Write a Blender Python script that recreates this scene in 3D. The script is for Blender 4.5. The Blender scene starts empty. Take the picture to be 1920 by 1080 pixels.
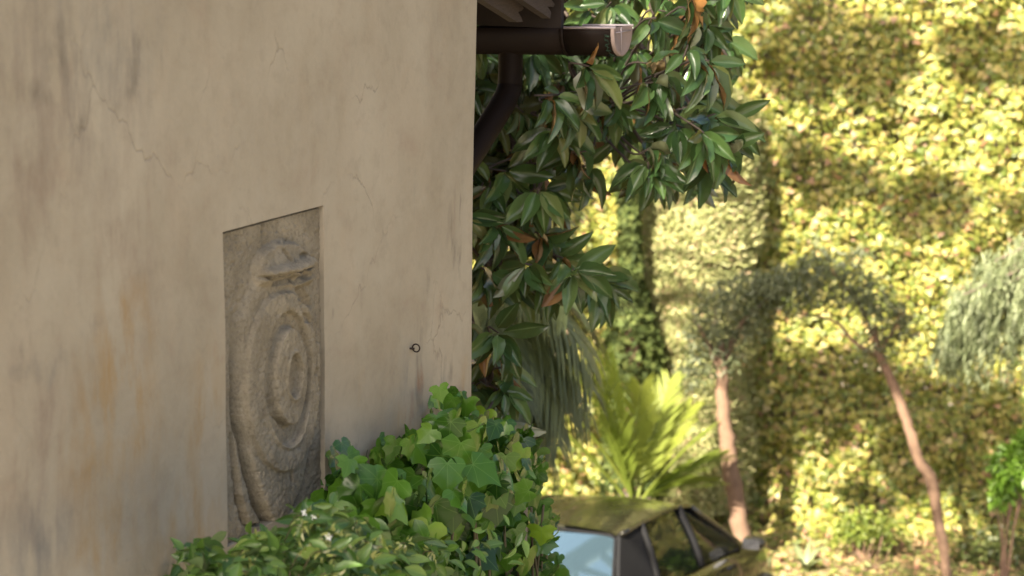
import bpy, math, random
import numpy as np
from mathutils import Matrix, Vector
random.seed(7); rng = np.random.default_rng(7)
R = math.radians
SC = bpy.context.scene
COL = SC.collection

# ------------------------------------------------------------------ camera
F, PITCH, ROLL, HC = 3500.0, 11.0, 0.75, 6.35
MROT = Matrix.Rotation(R(90 - PITCH), 3, 'X') @ Matrix.Rotation(R(ROLL), 3, 'Z')
cd = bpy.data.cameras.new('camera'); cam = bpy.data.objects.new('camera', cd); COL.objects.link(cam)
cam.matrix_world = Matrix.Translation((0, 0, HC)) @ MROT.to_4x4()
cd.sensor_width = 36.0; cd.lens = 36.0 * F / 1920.0
cd.clip_start = 0.1; cd.clip_end = 500
cd.dof.use_dof = True; cd.dof.focus_distance = 6.25; cd.dof.aperture_fstop = 3.0; cd.dof.aperture_blades = 0
SC.camera = cam

# ------------------------------------------------------------------ sky, sun, exposure
SUN_EL, SUN_AZ = 38.0, 213.0            # azimuth from +Y clockwise: behind the camera, to the left
S = np.array([math.sin(R(SUN_AZ)) * math.cos(R(SUN_EL)), math.cos(R(SUN_AZ)) * math.cos(R(SUN_EL)), math.sin(R(SUN_EL))])
w = bpy.data.worlds.new('World'); SC.world = w; w.use_nodes = True
nt = w.node_tree; bg = nt.nodes['Background']
sky = nt.nodes.new('ShaderNodeTexSky'); sky.sky_type = 'NISHITA'; sky.sun_disc = False
sky.sun_elevation = R(SUN_EL); sky.sun_rotation = R(SUN_AZ); sky.dust_density = 6.0; sky.ozone_density = 0.3; sky.air_density = 0.8
nt.links.new(sky.outputs[0], bg.inputs[0]); bg.inputs[1].default_value = 0.072
sl = bpy.data.lights.new('sun', 'SUN'); sl.energy = 5.0; sl.angle = R(0.55); sl.color = (1.0, 0.90, 0.72)
so = bpy.data.objects.new('sun', sl); COL.objects.link(so)
so.rotation_euler = Vector(S).to_track_quat('Z', 'Y').to_euler(); so.location = (-20, -20, 30)
SC.view_settings.view_transform = 'Standard'; SC.view_settings.look = 'None'
SC.view_settings.exposure = 2.35; SC.view_settings.gamma = 1.0
SC.cycles.use_denoising = True
SC.cycles.max_bounces = 8; SC.cycles.transparent_max_bounces = 12

# ------------------------------------------------------------------ pixel <-> place
CAM = Vector((0, 0, HC))
def ray(u, v): return MROT @ Vector(((u - 960) / F, -(v - 540) / F, -1.0))
def at(u, v, y):
    q = ray(u, v); return CAM + q * (y / q.y)
def on_ground(u, v, z=0.0):
    q = ray(u, v); return CAM + q * ((z - HC) / q.z)
MI = MROT.transposed()
def px(p):
    q = MI @ (Vector(p) - CAM); return (960 - F * q.x / q.z, 540 + F * q.y / q.z)
TH = R(66.8)
D = Vector((math.cos(TH), math.sin(TH), 0)); NW = Vector((math.sin(TH), -math.cos(TH), 0))
C0 = at(888, 450, 6.4); C0.z = 0
def wall_sz(u, v, off=0.0):
    q = ray(u, v); t = ((C0 + NW * off - CAM).dot(NW)) / q.dot(NW); p = CAM + q * t
    return (p - C0).dot(D), p.z
def W(s, n, z): return C0 + D * s + NW * n + Vector((0, 0, z))

# ------------------------------------------------------------------ small helpers
def link(o, parent=None):
    COL.objects.link(o)
    if parent is not None: o.parent = parent
    return o
def tag(o, label=None, cat=None, group=None, kind=None):
    if label: o['label'] = label
    if cat: o['category'] = cat
    if group: o['group'] = group
    if kind: o['kind'] = kind
    return o
def thing(name, loc, label, cat, group=None):
    o = bpy.data.objects.new(name, None); o.location = loc; o.empty_display_size = .2; link(o)
    return tag(o, label, cat, group)
def mobj(name, V, Fc, mat, parent=None, smooth=True, uv=None, origin=None):
    """mesh object; V in world coordinates, moved into the parent's space"""
    o0 = Vector(parent_loc(parent)) if parent is not None else Vector(origin or (0, 0, 0))
    me = bpy.data.meshes.new(name)
    me.from_pydata([tuple(Vector(v) - o0) for v in V], [], [tuple(f) for f in Fc])
    if uv is not None:
        ul = me.uv_layers.new(name='UVMap'); li = np.empty(len(me.loops), dtype=np.int32); me.loops.foreach_get('vertex_index', li)
        ul.data.foreach_set('uv', np.asarray(uv, dtype=np.float32)[li].ravel())
    if smooth: me.polygons.foreach_set('use_smooth', [True] * len(me.polygons))
    me.materials.append(mat); me.update()
    o = bpy.data.objects.new(name, me); link(o, parent)
    if parent is None: o.location = o0
    return o
def parent_loc(p):
    v = Vector((0, 0, 0))
    while p is not None: v += p.location; p = p.parent
    return v
def tube(pts, rad, n=8, cap=True):
    pts = [Vector(p) for p in pts]; V = []; Fc = []
    up = Vector((0.3, 0.2, 1))
    for i, p in enumerate(pts):
        t = (pts[min(i + 1, len(pts) - 1)] - pts[max(i - 1, 0)]).normalized()
        a = t.cross(up); a = a.normalized() if a.length > .05 else t.cross(Vector((1, 0, 0))).normalized()
        b = a.cross(t); r = rad[i] if hasattr(rad, '__len__') else rad
        for k in range(n):
            c = 2 * math.pi * k / n; V.append(p + a * (r * math.cos(c)) + b * (r * math.sin(c)))
    for i in range(len(pts) - 1):
        for k in range(n):
            j = (k + 1) % n; Fc.append((i * n + k, i * n + j, (i + 1) * n + j, (i + 1) * n + k))
    if cap: Fc.append(tuple(range(n))[::-1]); Fc.append(tuple((len(pts) - 1) * n + k for k in range(n)))
    return V, Fc
def join(parts):
    V = []; Fc = []
    for v, f in parts:
        b = len(V); V += list(v); Fc += [tuple(i + b for i in q) for q in f]
    return V, Fc
def box(c, ax, ay, az):
    """box from centre and three half-vectors"""
    c, ax, ay, az = Vector(c), Vector(ax), Vector(ay), Vector(az)
    V = [c + ax * i + ay * j + az * k for i in (-1, 1) for j in (-1, 1) for k in (-1, 1)]
    return V, [(0, 1, 3, 2), (4, 6, 7, 5), (0, 4, 5, 1), (2, 3, 7, 6), (0, 2, 6, 4), (1, 5, 7, 3)]
def curve_pts(P, n=16):
    """Catmull-Rom through P"""
    P = [Vector(p) for p in P]; Q = [P[0] * 2 - P[1]] + P + [P[-1] * 2 - P[-2]]; out = []
    for i in range(1, len(Q) - 2):
        for k in range(n):
            t = k / n; a, b, c, d = Q[i - 1:i + 3]
            out.append(.5 * ((2 * b) + (c - a) * t + (2 * a - 5 * b + 4 * c - d) * t * t + (3 * b - a - 3 * c + d) * t ** 3))
    return out + [P[-1]]
def noise2(x, y, seed=0, oct=4):
    """cheap smooth value noise for numpy arrays, range about -1..1"""
    x = np.asarray(x, float); y = np.asarray(y, float); out = 0; amp = 1; tot = 0
    for o in range(oct):
        xi = np.floor(x).astype(int); yi = np.floor(y).astype(int); fx = x - xi; fy = y - yi
        fx = fx * fx * (3 - 2 * fx); fy = fy * fy * (3 - 2 * fy)
        def h(a, b):
            n = (a * 374761393 + b * 668265263 + (seed + o) * 1442695041) & 0x7fffffff
            n = ((n ^ (n >> 13)) * 1274126177) & 0x7fffffff
            return ((n ^ (n >> 16)) & 0xffff) / 32767.5 - 1
        out = out + amp * ((h(xi, yi) * (1 - fx) + h(xi + 1, yi) * fx) * (1 - fy) + (h(xi, yi + 1) * (1 - fx) + h(xi + 1, yi + 1) * fx) * fy)
        tot += amp; amp *= .5; x = x * 2.03 + 11.7; y = y * 2.03 + 5.3
    return out / tot
def sst(a, b, x):
    t = np.clip((x - a) / (b - a), 0, 1); return t * t * (3 - 2 * t)

# ------------------------------------------------------------------ materials
class NT:
    def __init__(s, name):
        s.m = bpy.data.materials.new(name); s.m.use_nodes = True; s.t = s.m.node_tree; s.n = s.t.nodes
        s.b = s.n['Principled BSDF']; s.out = s.n['Material Output']
    def add(s, typ, **kw):
        n = s.n.new('ShaderNode' + typ)
        for k, v in kw.items():
            if k.startswith('i_'):
                key = k[2:]; key = int(key) if key.isdigit() else key.replace('_', ' ')
                n.inputs[key].default_value = v
            else: setattr(n, k, v)
        return n
    def L(s, a, b): s.t.links.new(a, b)
    def math(s, op, a, b=None, c=None, clamp=False):
        n = s.n.new('ShaderNodeMath'); n.operation = op; n.use_clamp = clamp
        for i, v in enumerate((a, b, c)):
            if v is None: continue
            if isinstance(v, (int, float)): n.inputs[i].default_value = v
            else: s.L(v, n.inputs[i])
        return n.outputs[0]
    def mix(s, fac, a, b, blend='MIX'):
        n = s.n.new('ShaderNodeMix'); n.data_type = 'RGBA'; n.blend_type = blend
        for i, v in ((0, fac), (6, a), (7, b)):
            if isinstance(v, (int, float)): n.inputs[i].default_value = v
            elif isinstance(v, (tuple, list)): n.inputs[i].default_value = (*v[:3], 1)
            else: s.L(v, n.inputs[i])
        return n.outputs[2]
    def ramp(s, fac, stops, interp='LINEAR'):
        n = s.n.new('ShaderNodeValToRGB'); n.color_ramp.interpolation = interp
        el = n.color_ramp.elements
        while len(el) < len(stops): el.new(.5)
        for e, (p, c) in zip(el, stops):
            e.position = p; e.color = (*c, 1) if isinstance(c, (tuple, list)) else (c, c, c, 1)
        s.L(fac, n.inputs[0]); return n.outputs[0]
    def noise(s, vec, scale, detail=4, rough=.55, dist=0.):
        n = s.add('TexNoise'); n.inputs['Scale'].default_value = scale; n.inputs['Detail'].default_value = detail
        n.inputs['Roughness'].default_value = rough; n.inputs['Distortion'].default_value = dist
        if vec is not None: s.L(vec, n.inputs['Vector'])
        return n.outputs['Fac']
    def mapping(s, vec, scale=(1, 1, 1), loc=(0, 0, 0)):
        n = s.add('Mapping'); n.inputs['Scale'].default_value = scale; n.inputs['Location'].default_value = loc
        s.L(vec, n.inputs['Vector']); return n.outputs[0]
    def bump(s, h, strength=.3, dist=.01):
        n = s.add('Bump'); n.inputs['Strength'].default_value = strength; n.inputs['Distance'].default_value = dist
        s.L(h, n.inputs['Height']); s.L(n.outputs[0], s.b.inputs['Normal']); return n.outputs[0]
    def base(s, c):
        if isinstance(c, tuple): s.b.inputs['Base Color'].default_value = (*c, 1)
        else: s.L(c, s.b.inputs['Base Color'])

def simple_mat(name, c, rough=.6, metal=0., var=.25, scale=20., bump=.15, spec=.5):
    m = NT(name); tc = m.add('TexCoord').outputs['Object']
    n = m.noise(tc, scale, 5)
    m.base(m.mix(n, tuple(x * (1 - var) for x in c), tuple(min(1, x * (1 + var)) for x in c)))
    m.b.inputs['Roughness'].default_value = rough; m.b.inputs['Metallic'].default_value = metal
    m.b.inputs['Specular IOR Level'].default_value = spec
    if bump: m.bump(m.noise(tc, scale * 3, 4), bump, .004)
    return m.m
def leaf_mat(name, stops, under=None, trans=.3, rough=.4, rib=None, spec=.5, tcol=None, veins=None):
    """stops: colour ramp over a per-leaf random number"""
    m = NT(name)
    at_ = m.add('Attribute', attribute_name='rnd'); oi = m.add('ObjectInfo')
    r = m.math('FRACT', m.math('ADD', at_.outputs['Fac'], oi.outputs['Random']))
    c = m.ramp(r, stops)
    if rib is not None:
        uv = m.add('UVMap'); sx = m.add('SeparateXYZ'); m.L(uv.outputs[0], sx.inputs[0])
        dx = m.math('ABSOLUTE', m.math('SUBTRACT', sx.outputs[0], .5))
        f = m.math('SUBTRACT', 1.0, m.math('MULTIPLY', dx, 16.), clamp=True)
        c = m.mix(m.math('MULTIPLY', f, .7), c, rib)
        nz = m.noise(uv.outputs[0], 5., 4); c = m.mix(m.math('MULTIPLY', nz, .5), c, m.mix(1.0, c, (.55, .6, .5), 'MULTIPLY'))
    if veins:
        uv = m.add('UVMap'); sx = m.add('SeparateXYZ'); m.L(uv.outputs[0], sx.inputs[0])
        xx = m.math('SUBTRACT', sx.outputs[0], .5); yy = m.math('SUBTRACT', sx.outputs[1], .06)
        an = m.math('ARCTAN2', xx, yy); rr = m.math('SQRT', m.math('ADD', m.math('MULTIPLY', xx, xx), m.math('MULTIPLY', yy, yy)))
        vn = m.math('MULTIPLY', m.math('ABSOLUTE', m.math('SINE', m.math('MULTIPLY', an, 4.2))), rr)
        f = m.math('SUBTRACT', 1.0, m.math('MULTIPLY', vn, 18.), clamp=True)
        c = m.mix(m.math('MULTIPLY', f, .55), c, veins)
    top = c
    if under is not None:
        g = m.add('NewGeometry')
        un = m.ramp(m.math('FRACT', m.math('MULTIPLY', r, 7.3)), under)
        c = m.mix(g.outputs['Backfacing'], c, un)
    m.base(c); m.b.inputs['Roughness'].default_value = rough; m.b.inputs['Specular IOR Level'].default_value = spec
    if trans:
        tr = m.add('BsdfTranslucent'); mx = m.add('MixShader'); mx.inputs[0].default_value = trans
        m.L(m.mix(1.0, top, tcol or (1.15, 1.3, .5), 'MULTIPLY') if tcol is None else m.mix(.6, top, tcol), tr.inputs[0])
        m.L(m.b.outputs[0], mx.inputs[1]); m.L(tr.outputs[0], mx.inputs[2]); m.L(mx.outputs[0], m.out.inputs[0])
    return m.m

# ------------------------------------------------------------------ leaves
def leaf_template(nl=6, nc=4, fn=None, fold=.12, curl=.15, wave=0., twist=0.):
    fn = fn or (lambda t: math.sin(math.pi * min(1, t ** .9)) ** .75)
    V = []; Fc = []; UV = []
    for i in range(nl + 1):
        t = i / nl; wd = max(.02, fn(t)) * .5
        for j in range(nc + 1):
            q = 2 * j / nc - 1
            z = fold * abs(q) * wd * 2 * .5 - curl * t * t + wave * math.sin(t * 9 + (2 if q > 0 else 0)) * abs(q) * .06 + twist * q * t * .1
            V.append((q * wd, t, z)); UV.append((.5 + q * .5, t))
    for i in range(nl):
        for j in range(nc):
            a = i * (nc + 1) + j; Fc.append((a, a + 1, a + nc + 2, a + nc + 1))
    return np.array(V), Fc, np.array(UV)
def ivy_template(cup=.12, seed=0):
    r = random.Random(seed)
    half = [(.0, .05), (.12, -.07), (.30, -.11), (.46, -.03), (.57, .13), (.43, .25), (.41, .37), (.47, .53), (.27, .62), (.14, .78), (0, 1.0)]
    half = [(x * r.uniform(.93, 1.07), y + r.uniform(-.025, .025)) for x, y in half]
    half[0] = (0, .05); half[-1] = (r.uniform(-.06, .06), 1.0); fold = r.uniform(-.05, .32); tip = r.uniform(.05, .4); sk = r.uniform(-.12, .12)
    out = half + [(-x, y) for x, y in half[-2:0:-1]]
    c = (0, .28); V = [(c[0], c[1], 0)]; n = len(out)
    for k in (.55, 1.0):
        for i, (x, y) in enumerate(out):
            X = c[0] + (x - c[0]) * k; Y = c[1] + (y - c[1]) * k
            V.append((X, Y, fold * abs(X) - tip * max(0, Y - .3) ** 2 - cup * X * X * 1.4 + sk * X + .02 * k * math.sin(i * 1.3 + seed)))
    Fc = [(0, 1 + i, 1 + (i + 1) % n) for i in range(n)] + [(1 + i, 1 + n + i, 1 + n + (i + 1) % n, 1 + (i + 1) % n) for i in range(n)]
    V = np.array(V); UV = np.stack([.5 + V[:, 0] * .9, V[:, 1]], 1)
    return V, Fc, UV
def nrmz(a): return a / np.maximum(1e-9, np.linalg.norm(a, axis=-1, keepdims=True))
def frames(A, N):
    A = nrmz(A); X = nrmz(np.cross(A, N)); Z = np.cross(X, A)
    return X, A, Z
def cloud(name, P, A, N, L, Wd, tmpl, mat, parent=None, rnd=None, kind='stuff', origin=None):
    """one mesh of many leaves"""
    P = np.asarray(P, float); n = len(P); TV, TF, TU = tmpl; k = len(TV)
    X, Y, Z = frames(np.asarray(A, float), np.asarray(N, float))
    L = np.broadcast_to(np.asarray(L, float), (n,)); Wd = np.broadcast_to(np.asarray(Wd, float), (n,))
    o0 = np.array(parent_loc(parent)) if parent is not None else np.array(origin if origin is not None else (0, 0, 0), float)
    V = (P - o0)[:, None, :] + X[:, None, :] * (TV[None, :, 0:1] * Wd[:, None, None]) + Y[:, None, :] * (TV[None, :, 1:2] * L[:, None, None]) + Z[:, None, :] * (TV[None, :, 2:3] * L[:, None, None])
    V = V.reshape(-1, 3)
    fl = [i for f in TF for i in f]; ls = np.array([len(f) for f in TF])
    LI = (np.array(fl)[None, :] + (np.arange(n) * k)[:, None]).ravel()
    tot = np.tile(ls, n); st = np.concatenate([[0], np.cumsum(tot)[:-1]])
    me = bpy.data.meshes.new(name)
    me.vertices.add(len(V)); me.vertices.foreach_set('co', V.astype(np.float32).ravel())
    me.loops.add(len(LI)); me.loops.foreach_set('vertex_index', LI.astype(np.int32))
    me.polygons.add(len(tot)); me.polygons.foreach_set('loop_start', st.astype(np.int32))
    try: me.polygons.foreach_set('loop_total', tot.astype(np.int32))
    except Exception: pass
    ul = me.uv_layers.new(name='UVMap'); ul.data.foreach_set('uv', np.tile(TU[fl], (n, 1)).astype(np.float32).ravel())
    a = me.attributes.new('rnd', 'FLOAT', 'POINT')
    rnd = rng.random(n) if rnd is None else rnd
    a.data.foreach_set('value', np.repeat(rnd, k).astype(np.float32))
    me.polygons.foreach_set('use_smooth', np.ones(len(tot), dtype=bool))
    me.update(calc_edges=True); me.validate(); me.materials.append(mat)
    o = bpy.data.objects.new(name, me); link(o, parent)
    if parent is None: o.location = o0
    if kind: o['kind'] = kind
    return o
def tmpl_mesh(name, tmpl, mat):
    me = bpy.data.meshes.new(name); me.from_pydata([tuple(v) for v in tmpl[0]], [], tmpl[1])
    ul = me.uv_layers.new(name='UVMap'); li = np.empty(len(me.loops), dtype=np.int32); me.loops.foreach_get('vertex_index', li)
    ul.data.foreach_set('uv', tmpl[2].astype(np.float32)[li].ravel())
    me.polygons.foreach_set('use_smooth', [True] * len(me.polygons)); me.materials.append(mat); me.update(); return me
def in_frame(P, m=30):
    out = []
    for p in P:
        u, v = px(p); out.append(-m < u < 1920 + m and -m < v < 1080 + m)
    return np.array(out)
def leaves(root, P, A, N, L, Wd, tmpls, mat, nobj=295, name='leaf', score=None):
    """the nobj leaves that show largest become objects, the rest one stuff part"""
    P = np.asarray(P, float); A = np.asarray(A, float); N = np.asarray(N, float); L = np.asarray(L, float); Wd = np.asarray(Wd, float)
    if score is None:
        d = np.linalg.norm(P - np.array(CAM), axis=1); score = L / d * (1 + in_frame(P))
    order = np.argsort(-score); top = order[:nobj]; rest = order[nobj:]
    mes = [tmpl_mesh(name, t, mat) for t in tmpls]; X, Y, Z = frames(A, N); o0 = parent_loc(root)
    for i in top:
        o = bpy.data.objects.new(name, mes[int(i) % len(mes)])
        M = Matrix.Identity(4)
        for c, (ax, sc) in enumerate(((X[i], Wd[i]), (Y[i], L[i]), (Z[i], L[i]))):
            for q in range(3): M[q][c] = ax[q] * sc
        p = Vector(P[i]) - o0
        for q in range(3): M[q][3] = p[q]
        link(o, root); o.matrix_local = M
    if len(rest): 
        ks = np.arange(len(rest)) % len(tmpls)
        t = tmpls[0]; cloud('foliage', P[rest], A[rest], N[rest], L[rest], Wd[rest], t, mat, root)
def rand_dirs(n): return nrmz(rng.normal(size=(n, 3)))
def in_poly(pts, poly):
    x, y = pts[:, 0], pts[:, 1]; ins = np.zeros(len(pts), bool); j = len(poly) - 1
    for i in range(len(poly)):
        xi, yi = poly[i]; xj, yj = poly[j]
        c = ((yi > y) != (yj > y)) & (x < (xj - xi) * (y - yi) / (yj - yi + 1e-9) + xi); ins ^= c; j = i
    return ins
def poly_samples(poly, n):
    P = np.array(poly, float); lo, hi = P.min(0), P.max(0); out = np.zeros((0, 2))
    while len(out) < n:
        q = lo + rng.random((n * 3, 2)) * (hi - lo); out = np.concatenate([out, q[in_poly(q, poly)]])
    return out[:n]
def poly_dist(pts, poly, skip_bottom=True):
    """distance (px) to the polygon's outline, edges on the frame's bottom ignored"""
    d = np.full(len(pts), 1e9)
    for i in range(len(poly)):
        a = np.array(poly[i - 1], float); b = np.array(poly[i], float)
        if skip_bottom and a[1] > 1100 and b[1] > 1100: continue
        ab = b - a; t = np.clip(((pts - a) @ ab) / (ab @ ab + 1e-9), 0, 1)
        d = np.minimum(d, np.linalg.norm(pts - (a + t[:, None] * ab), axis=1))
    return d

# ================================================================== GROUND
TERR = 3.4
m = NT('earth'); tc = m.add('TexCoord').outputs['Object']
n1 = m.noise(tc, .9, 5); n2 = m.noise(tc, 14., 6, .65)
c = m.mix(n1, (.16, .10, .06), (.26, .19, .09)); c = m.mix(m.math('MULTIPLY', n2, .7), c, (.33, .25, .13))
c = m.mix(m.ramp(m.noise(tc, 3.1, 4), [(.5, 0.), (.62, 1.)]), c, (.09, .11, .025))
m.base(c); m.b.inputs['Roughness'].default_value = .95; m.bump(n2, .6, .05); EARTH = m.m
nx = 80; gx = np.linspace(-90, 90, nx); gy = np.linspace(-60, 110, nx)
V = []; 
for y in gy:
    for x in gx: V.append((x, y, 0.0))
Fc = [(j * nx + i, j * nx + i + 1, (j + 1) * nx + i + 1, (j + 1) * nx + i) for j in range(nx - 1) for i in range(nx - 1)]
tag(mobj('ground', V, Fc, EARTH), kind='structure')
GRAVEL = simple_mat('gravel', (.30, .26, .21), .95, 0, .35, 60, .5)
# upper terrace in front of the house: a block with a retaining face
e0 = W(-9, 0.0, 0); 
q = [W(-10, -.3, 0), W(.55, -.3, 0), W(.55, 9, 0), W(-10, 9, 0)]
V = [Vector((p.x, p.y, z)) for z in (-.5, TERR) for p in q]
tag(mobj('terrace', V, [(4, 5, 6, 7), (0, 1, 5, 4), (1, 2, 6, 5), (2, 3, 7, 6), (3, 0, 4, 7)], GRAVEL, smooth=False), kind='structure')

# ================================================================== HOUSE
m = NT('old_plaster'); uv = m.add('UVMap').outputs[0]
vs = m.mapping(uv, (2.6, .9, 1)); vs2 = m.mapping(uv, (6., 1.5, 1))
nA = m.noise(m.mapping(uv, (1.3, .9, 1)), 1.6, 6, .6, .3); nB = m.noise(vs, 2.2, 6, .6); nC = m.noise(vs2, 2.5, 6, .62, .2); nD = m.noise(uv, 60., 5)
c = m.mix(m.ramp(nA, [(.36, 0.), (.66, 1.)]), (.275, .222, .155), (.345, .287, .210))
c = m.mix(m.math('MULTIPLY', m.ramp(nB, [(.48, 0.), (.72, 1.)]), .55), c, (.335, .26, .182))
c = m.mix(m.math('MULTIPLY', m.ramp(nC, [(.56, 0.), (.70, 1.)]), .22), c, (.22, .178, .13))
warp = m.add('VectorMath', operation='ADD')
nv = m.add('TexNoise'); nv.inputs['Scale'].default_value = 9.; nv.inputs['Detail'].default_value = 5; m.L(m.mapping(uv, (1.6, .6, 1)), nv.inputs['Vector'])
sub = m.add('VectorMath', operation='SUBTRACT'); m.L(nv.outputs['Color'], sub.inputs[0]); sub.inputs[1].default_value = (.5, .5, .5)
scl = m.add('VectorMath', operation='SCALE'); m.L(sub.outputs[0], scl.inputs[0]); scl.inputs['Scale'].default_value = .16
m.L(uv, warp.inputs[0]); m.L(scl.outputs[0], warp.inputs[1])
def stain(c, u, v, ru, rv, col, k, br=.5):
    s_, z_ = wall_sz(u, v); su = abs(wall_sz(u + ru, v)[0] - wall_sz(u - ru, v)[0]) / 2; sv = abs(wall_sz(u, v + rv)[1] - wall_sz(u, v - rv)[1]) / 2
    vec = m.mapping(warp.outputs[0], (1 / su, 1 / sv, 1), (-s_ / su, -z_ / sv, 0))
    g = m.add('TexGradient', gradient_type='SPHERICAL'); m.L(vec, g.inputs[0])
    f = m.math('MULTIPLY', m.ramp(g.outputs['Fac'], [(.0, 0.), (.8, 1.)]), min(1, k * 1.9))
    br = max(br, .22)
    if br: f = m.math('MULTIPLY', f, m.ramp(nC, [(.5 - br * .3, 0.), (.5 + (1 - br) * .25, 1.)]))
    return m.mix(f, c, col)
OCH, GRY, DRK, RUS, PNK = (.29, .18, .075), (.17, .15, .125), (.10, .08, .06), (.20, .075, .03), (.22, .158, .112)
for a in [(150, 120, 230, 330, GRY, .40, .3), (60, 260, 130, 320, PNK, .6, .0), (230, 450, 120, 330, PNK, .35, .0), (120, 90, 40, 70, DRK, .35, .5), (65, 180, 45, 40, DRK, .35, .4), (145, 215, 14, 30, DRK, .5, .0),
          (240, 150, 16, 75, DRK, .38, .3), (305, 100, 8, 34, DRK, .35, 0), (260, 90, 22, 25, DRK, .3, 0),
          (215, 700, 90, 230, OCH, 1., .15), (225, 580, 18, 36, OCH, .9, .0), (160, 860, 60, 170, OCH, .6, .4), (250, 780, 80, 260, OCH, .9, .2), (390, 800, 60, 200, OCH, .9, .2), (350, 1000, 110, 130, OCH, .7, .2), (190, 1020, 100, 90, OCH, .8, .2),
          (60, 840, 130, 260, PNK, .75, 0.), (60, 1030, 110, 130, GRY, .7, 0.), (45, 660, 14, 20, DRK, .4, 0), (170, 600, 24, 34, GRY, .5, .3), (80, 690, 80, 30, GRY, .4, .3),
          (848, 440, 14, 62, DRK, .62, .35), (856, 370, 5, 46, DRK, .6, .2), (803, 520, 8, 36, DRK, .4, .2), (862, 480, 5, 40, DRK, .5, .3), (785, 690, 9, 120, DRK, .5, .5), (770, 710, 26, 90, GRY, .45, .2), (842, 690, 10, 50, DRK, .45, .4), (767, 770, 8, 52, RUS, .85, .35), (800, 790, 12, 50, DRK, .7, .5), (790, 705, 6, 30, RUS, .5, .5), (876, 730, 20, 70, OCH, .6, .0), (750, 790, 20, 60, OCH, .5, .3),
          (645, 440, 8, 44, OCH, .2, .2), (780, 350, 6, 60, GRY, .4, 0), (670, 720, 10, 70, OCH, .4, .2), (623, 585, 4, 16, DRK, .5, 0), (600, 250, 200, 190, (.335, .28, .21), .35, 0)]:
    c = stain(c, *a)
nE = m.noise(uv, 5., 8, .68, .4); nF = m.noise(m.mapping(uv, (1, .8, 1), (5, 3, 0)), 17., 7, .65)
c = m.mix(m.math('MULTIPLY', m.ramp(nE, [(.42, 0.), (.60, 1.)]), .30), c, (.37, .31, .23))
c = m.mix(m.math('MULTIPLY', m.ramp(nF, [(.52, 0.), (.66, 1.)]), .26), c, (.22, .175, .125))
c = m.mix(m.math('MULTIPLY', m.ramp(nE, [(.30, 1.), (.42, 0.)]), .30), c, (.25, .17, .125))
vo = m.add('TexVoronoi', feature='DISTANCE_TO_EDGE'); vo.inputs['Scale'].default_value = 1.7; m.L(warp.outputs[0], vo.inputs['Vector'])
ck = m.math('MULTIPLY', m.ramp(vo.outputs['Distance'], [(.0, 1.), (.006, 0.)]), m.ramp(nA, [(.50, 0.), (.60, 1.)]))
c = m.mix(m.math('MULTIPLY', ck, .4), c, (.12, .09, .065))
c = m.mix(m.math('MULTIPLY', nD, .30), c, m.mix(1., c, (.8, .78, .75), 'MULTIPLY'))
c = m.mix(1., c, (.925, 1.015, 1.075), 'MULTIPLY'); m.base(c); m.b.inputs['Roughness'].default_value = .92; m.b.inputs['Specular IOR Level'].default_value = .2
m.bump(m.math('ADD', m.math('ADD', m.math('MULTIPLY', nF, .5), m.math('MULTIPLY', nD, .5)), m.math('MULTIPLY', ck, -1.)), .35, .008)
PLASTER = m.m

house = thing('plaster_house', W(-3, -2, TERR), 'weathered beige plaster house with a carved stone coat of arms set in its wall', 'house')
ROOFA = R(16.0); ESD = .86; EAVE_Z = at(1050, 33, 7.17).z
sl_ = sum(wall_sz(u, v)[0] for u, v in ((421, 440), (424.5, 965))) / 2
sr_ = sum(wall_sz(u, v)[0] for u, v in ((606, 400), (609.5, 860))) / 2
zt_ = (wall_sz(421, 435)[1] + wall_sz(606, 384.5)[1]) / 2; zb_ = wall_sz(425, 1028)[1]
cs = sorted([(wall_sz(u, v)[1], wall_sz(u, v)[0]) for u, v in ((899, -60), (897.5, 30), (894.5, 130), (891, 240), (889, 350), (887.5, 520), (886.5, 670), (885.5, 800), (886, 1000))])
def s_corner(z): return float(np.interp(z, [a for a, b in cs], [b for a, b in cs]))
def gable(s): return EAVE_Z + .06 - (s - ESD) * math.tan(ROOFA)
svals = list(np.linspace(-7, sl_, 30)) + list(np.linspace(sl_, sr_, 10))[1:] + list(np.linspace(sr_, -.10, 14))[1:] + [-.05]
zvals = list(np.linspace(TERR - .3, zb_, 10)) + list(np.linspace(zb_, zt_, 18))[1:] + list(np.linspace(zt_, 5.80, 10))[1:] + [99.]
def wob(s, z): return .006 * float(noise2(s * 2.1 + 30, z * 2.1 + 9, 3, 3))
V = []; UV = []; Fc = []; cols = []
def col_pt(kind, val, zz):
    if kind == 'a':
        s = val; z = min(zz, gable(s)) if zz > 50 else zz
        k = max(0, min(1, (s + 1.2) / 1.2)); s2 = s + (s_corner(z) * k if s > -1.2 else 0)
        if sl_ - .01 < s < sr_ + .01 and zb_ - .01 < z < zt_ + .01: s2 = s
        if zz <= 50 and abs(s - sr_) < 1e-6: s2 = s
        return W(s2, wob(s, z), z), (s2, z)
    if kind == 'b':                     # rounded corner
        z = min(zz, gable(0)) if zz > 50 else zz; r = .014; a = val
        s2 = s_corner(z) - r + r * math.sin(a); return W(s2, wob(0, z) * 0 - r + r * math.cos(a), z), (s2 + a * r, z)
    z = min(zz, gable(0)) if zz > 50 else zz
    return W(s_corner(z) if val > -.5 else 0, val, z), (.02 - val, z)
cols = [('a', s) for s in svals] + [('b', a) for a in np.linspace(0, math.pi / 2, 5)] + [('c', n) for n in (-.1, -.5, -1.5, -3, -5, -8)]
nz = len(zvals)
for k, val in cols:
    for zz in zvals:
        p, q = col_pt(k, val, zz); V.append(p); UV.append(q)
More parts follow.
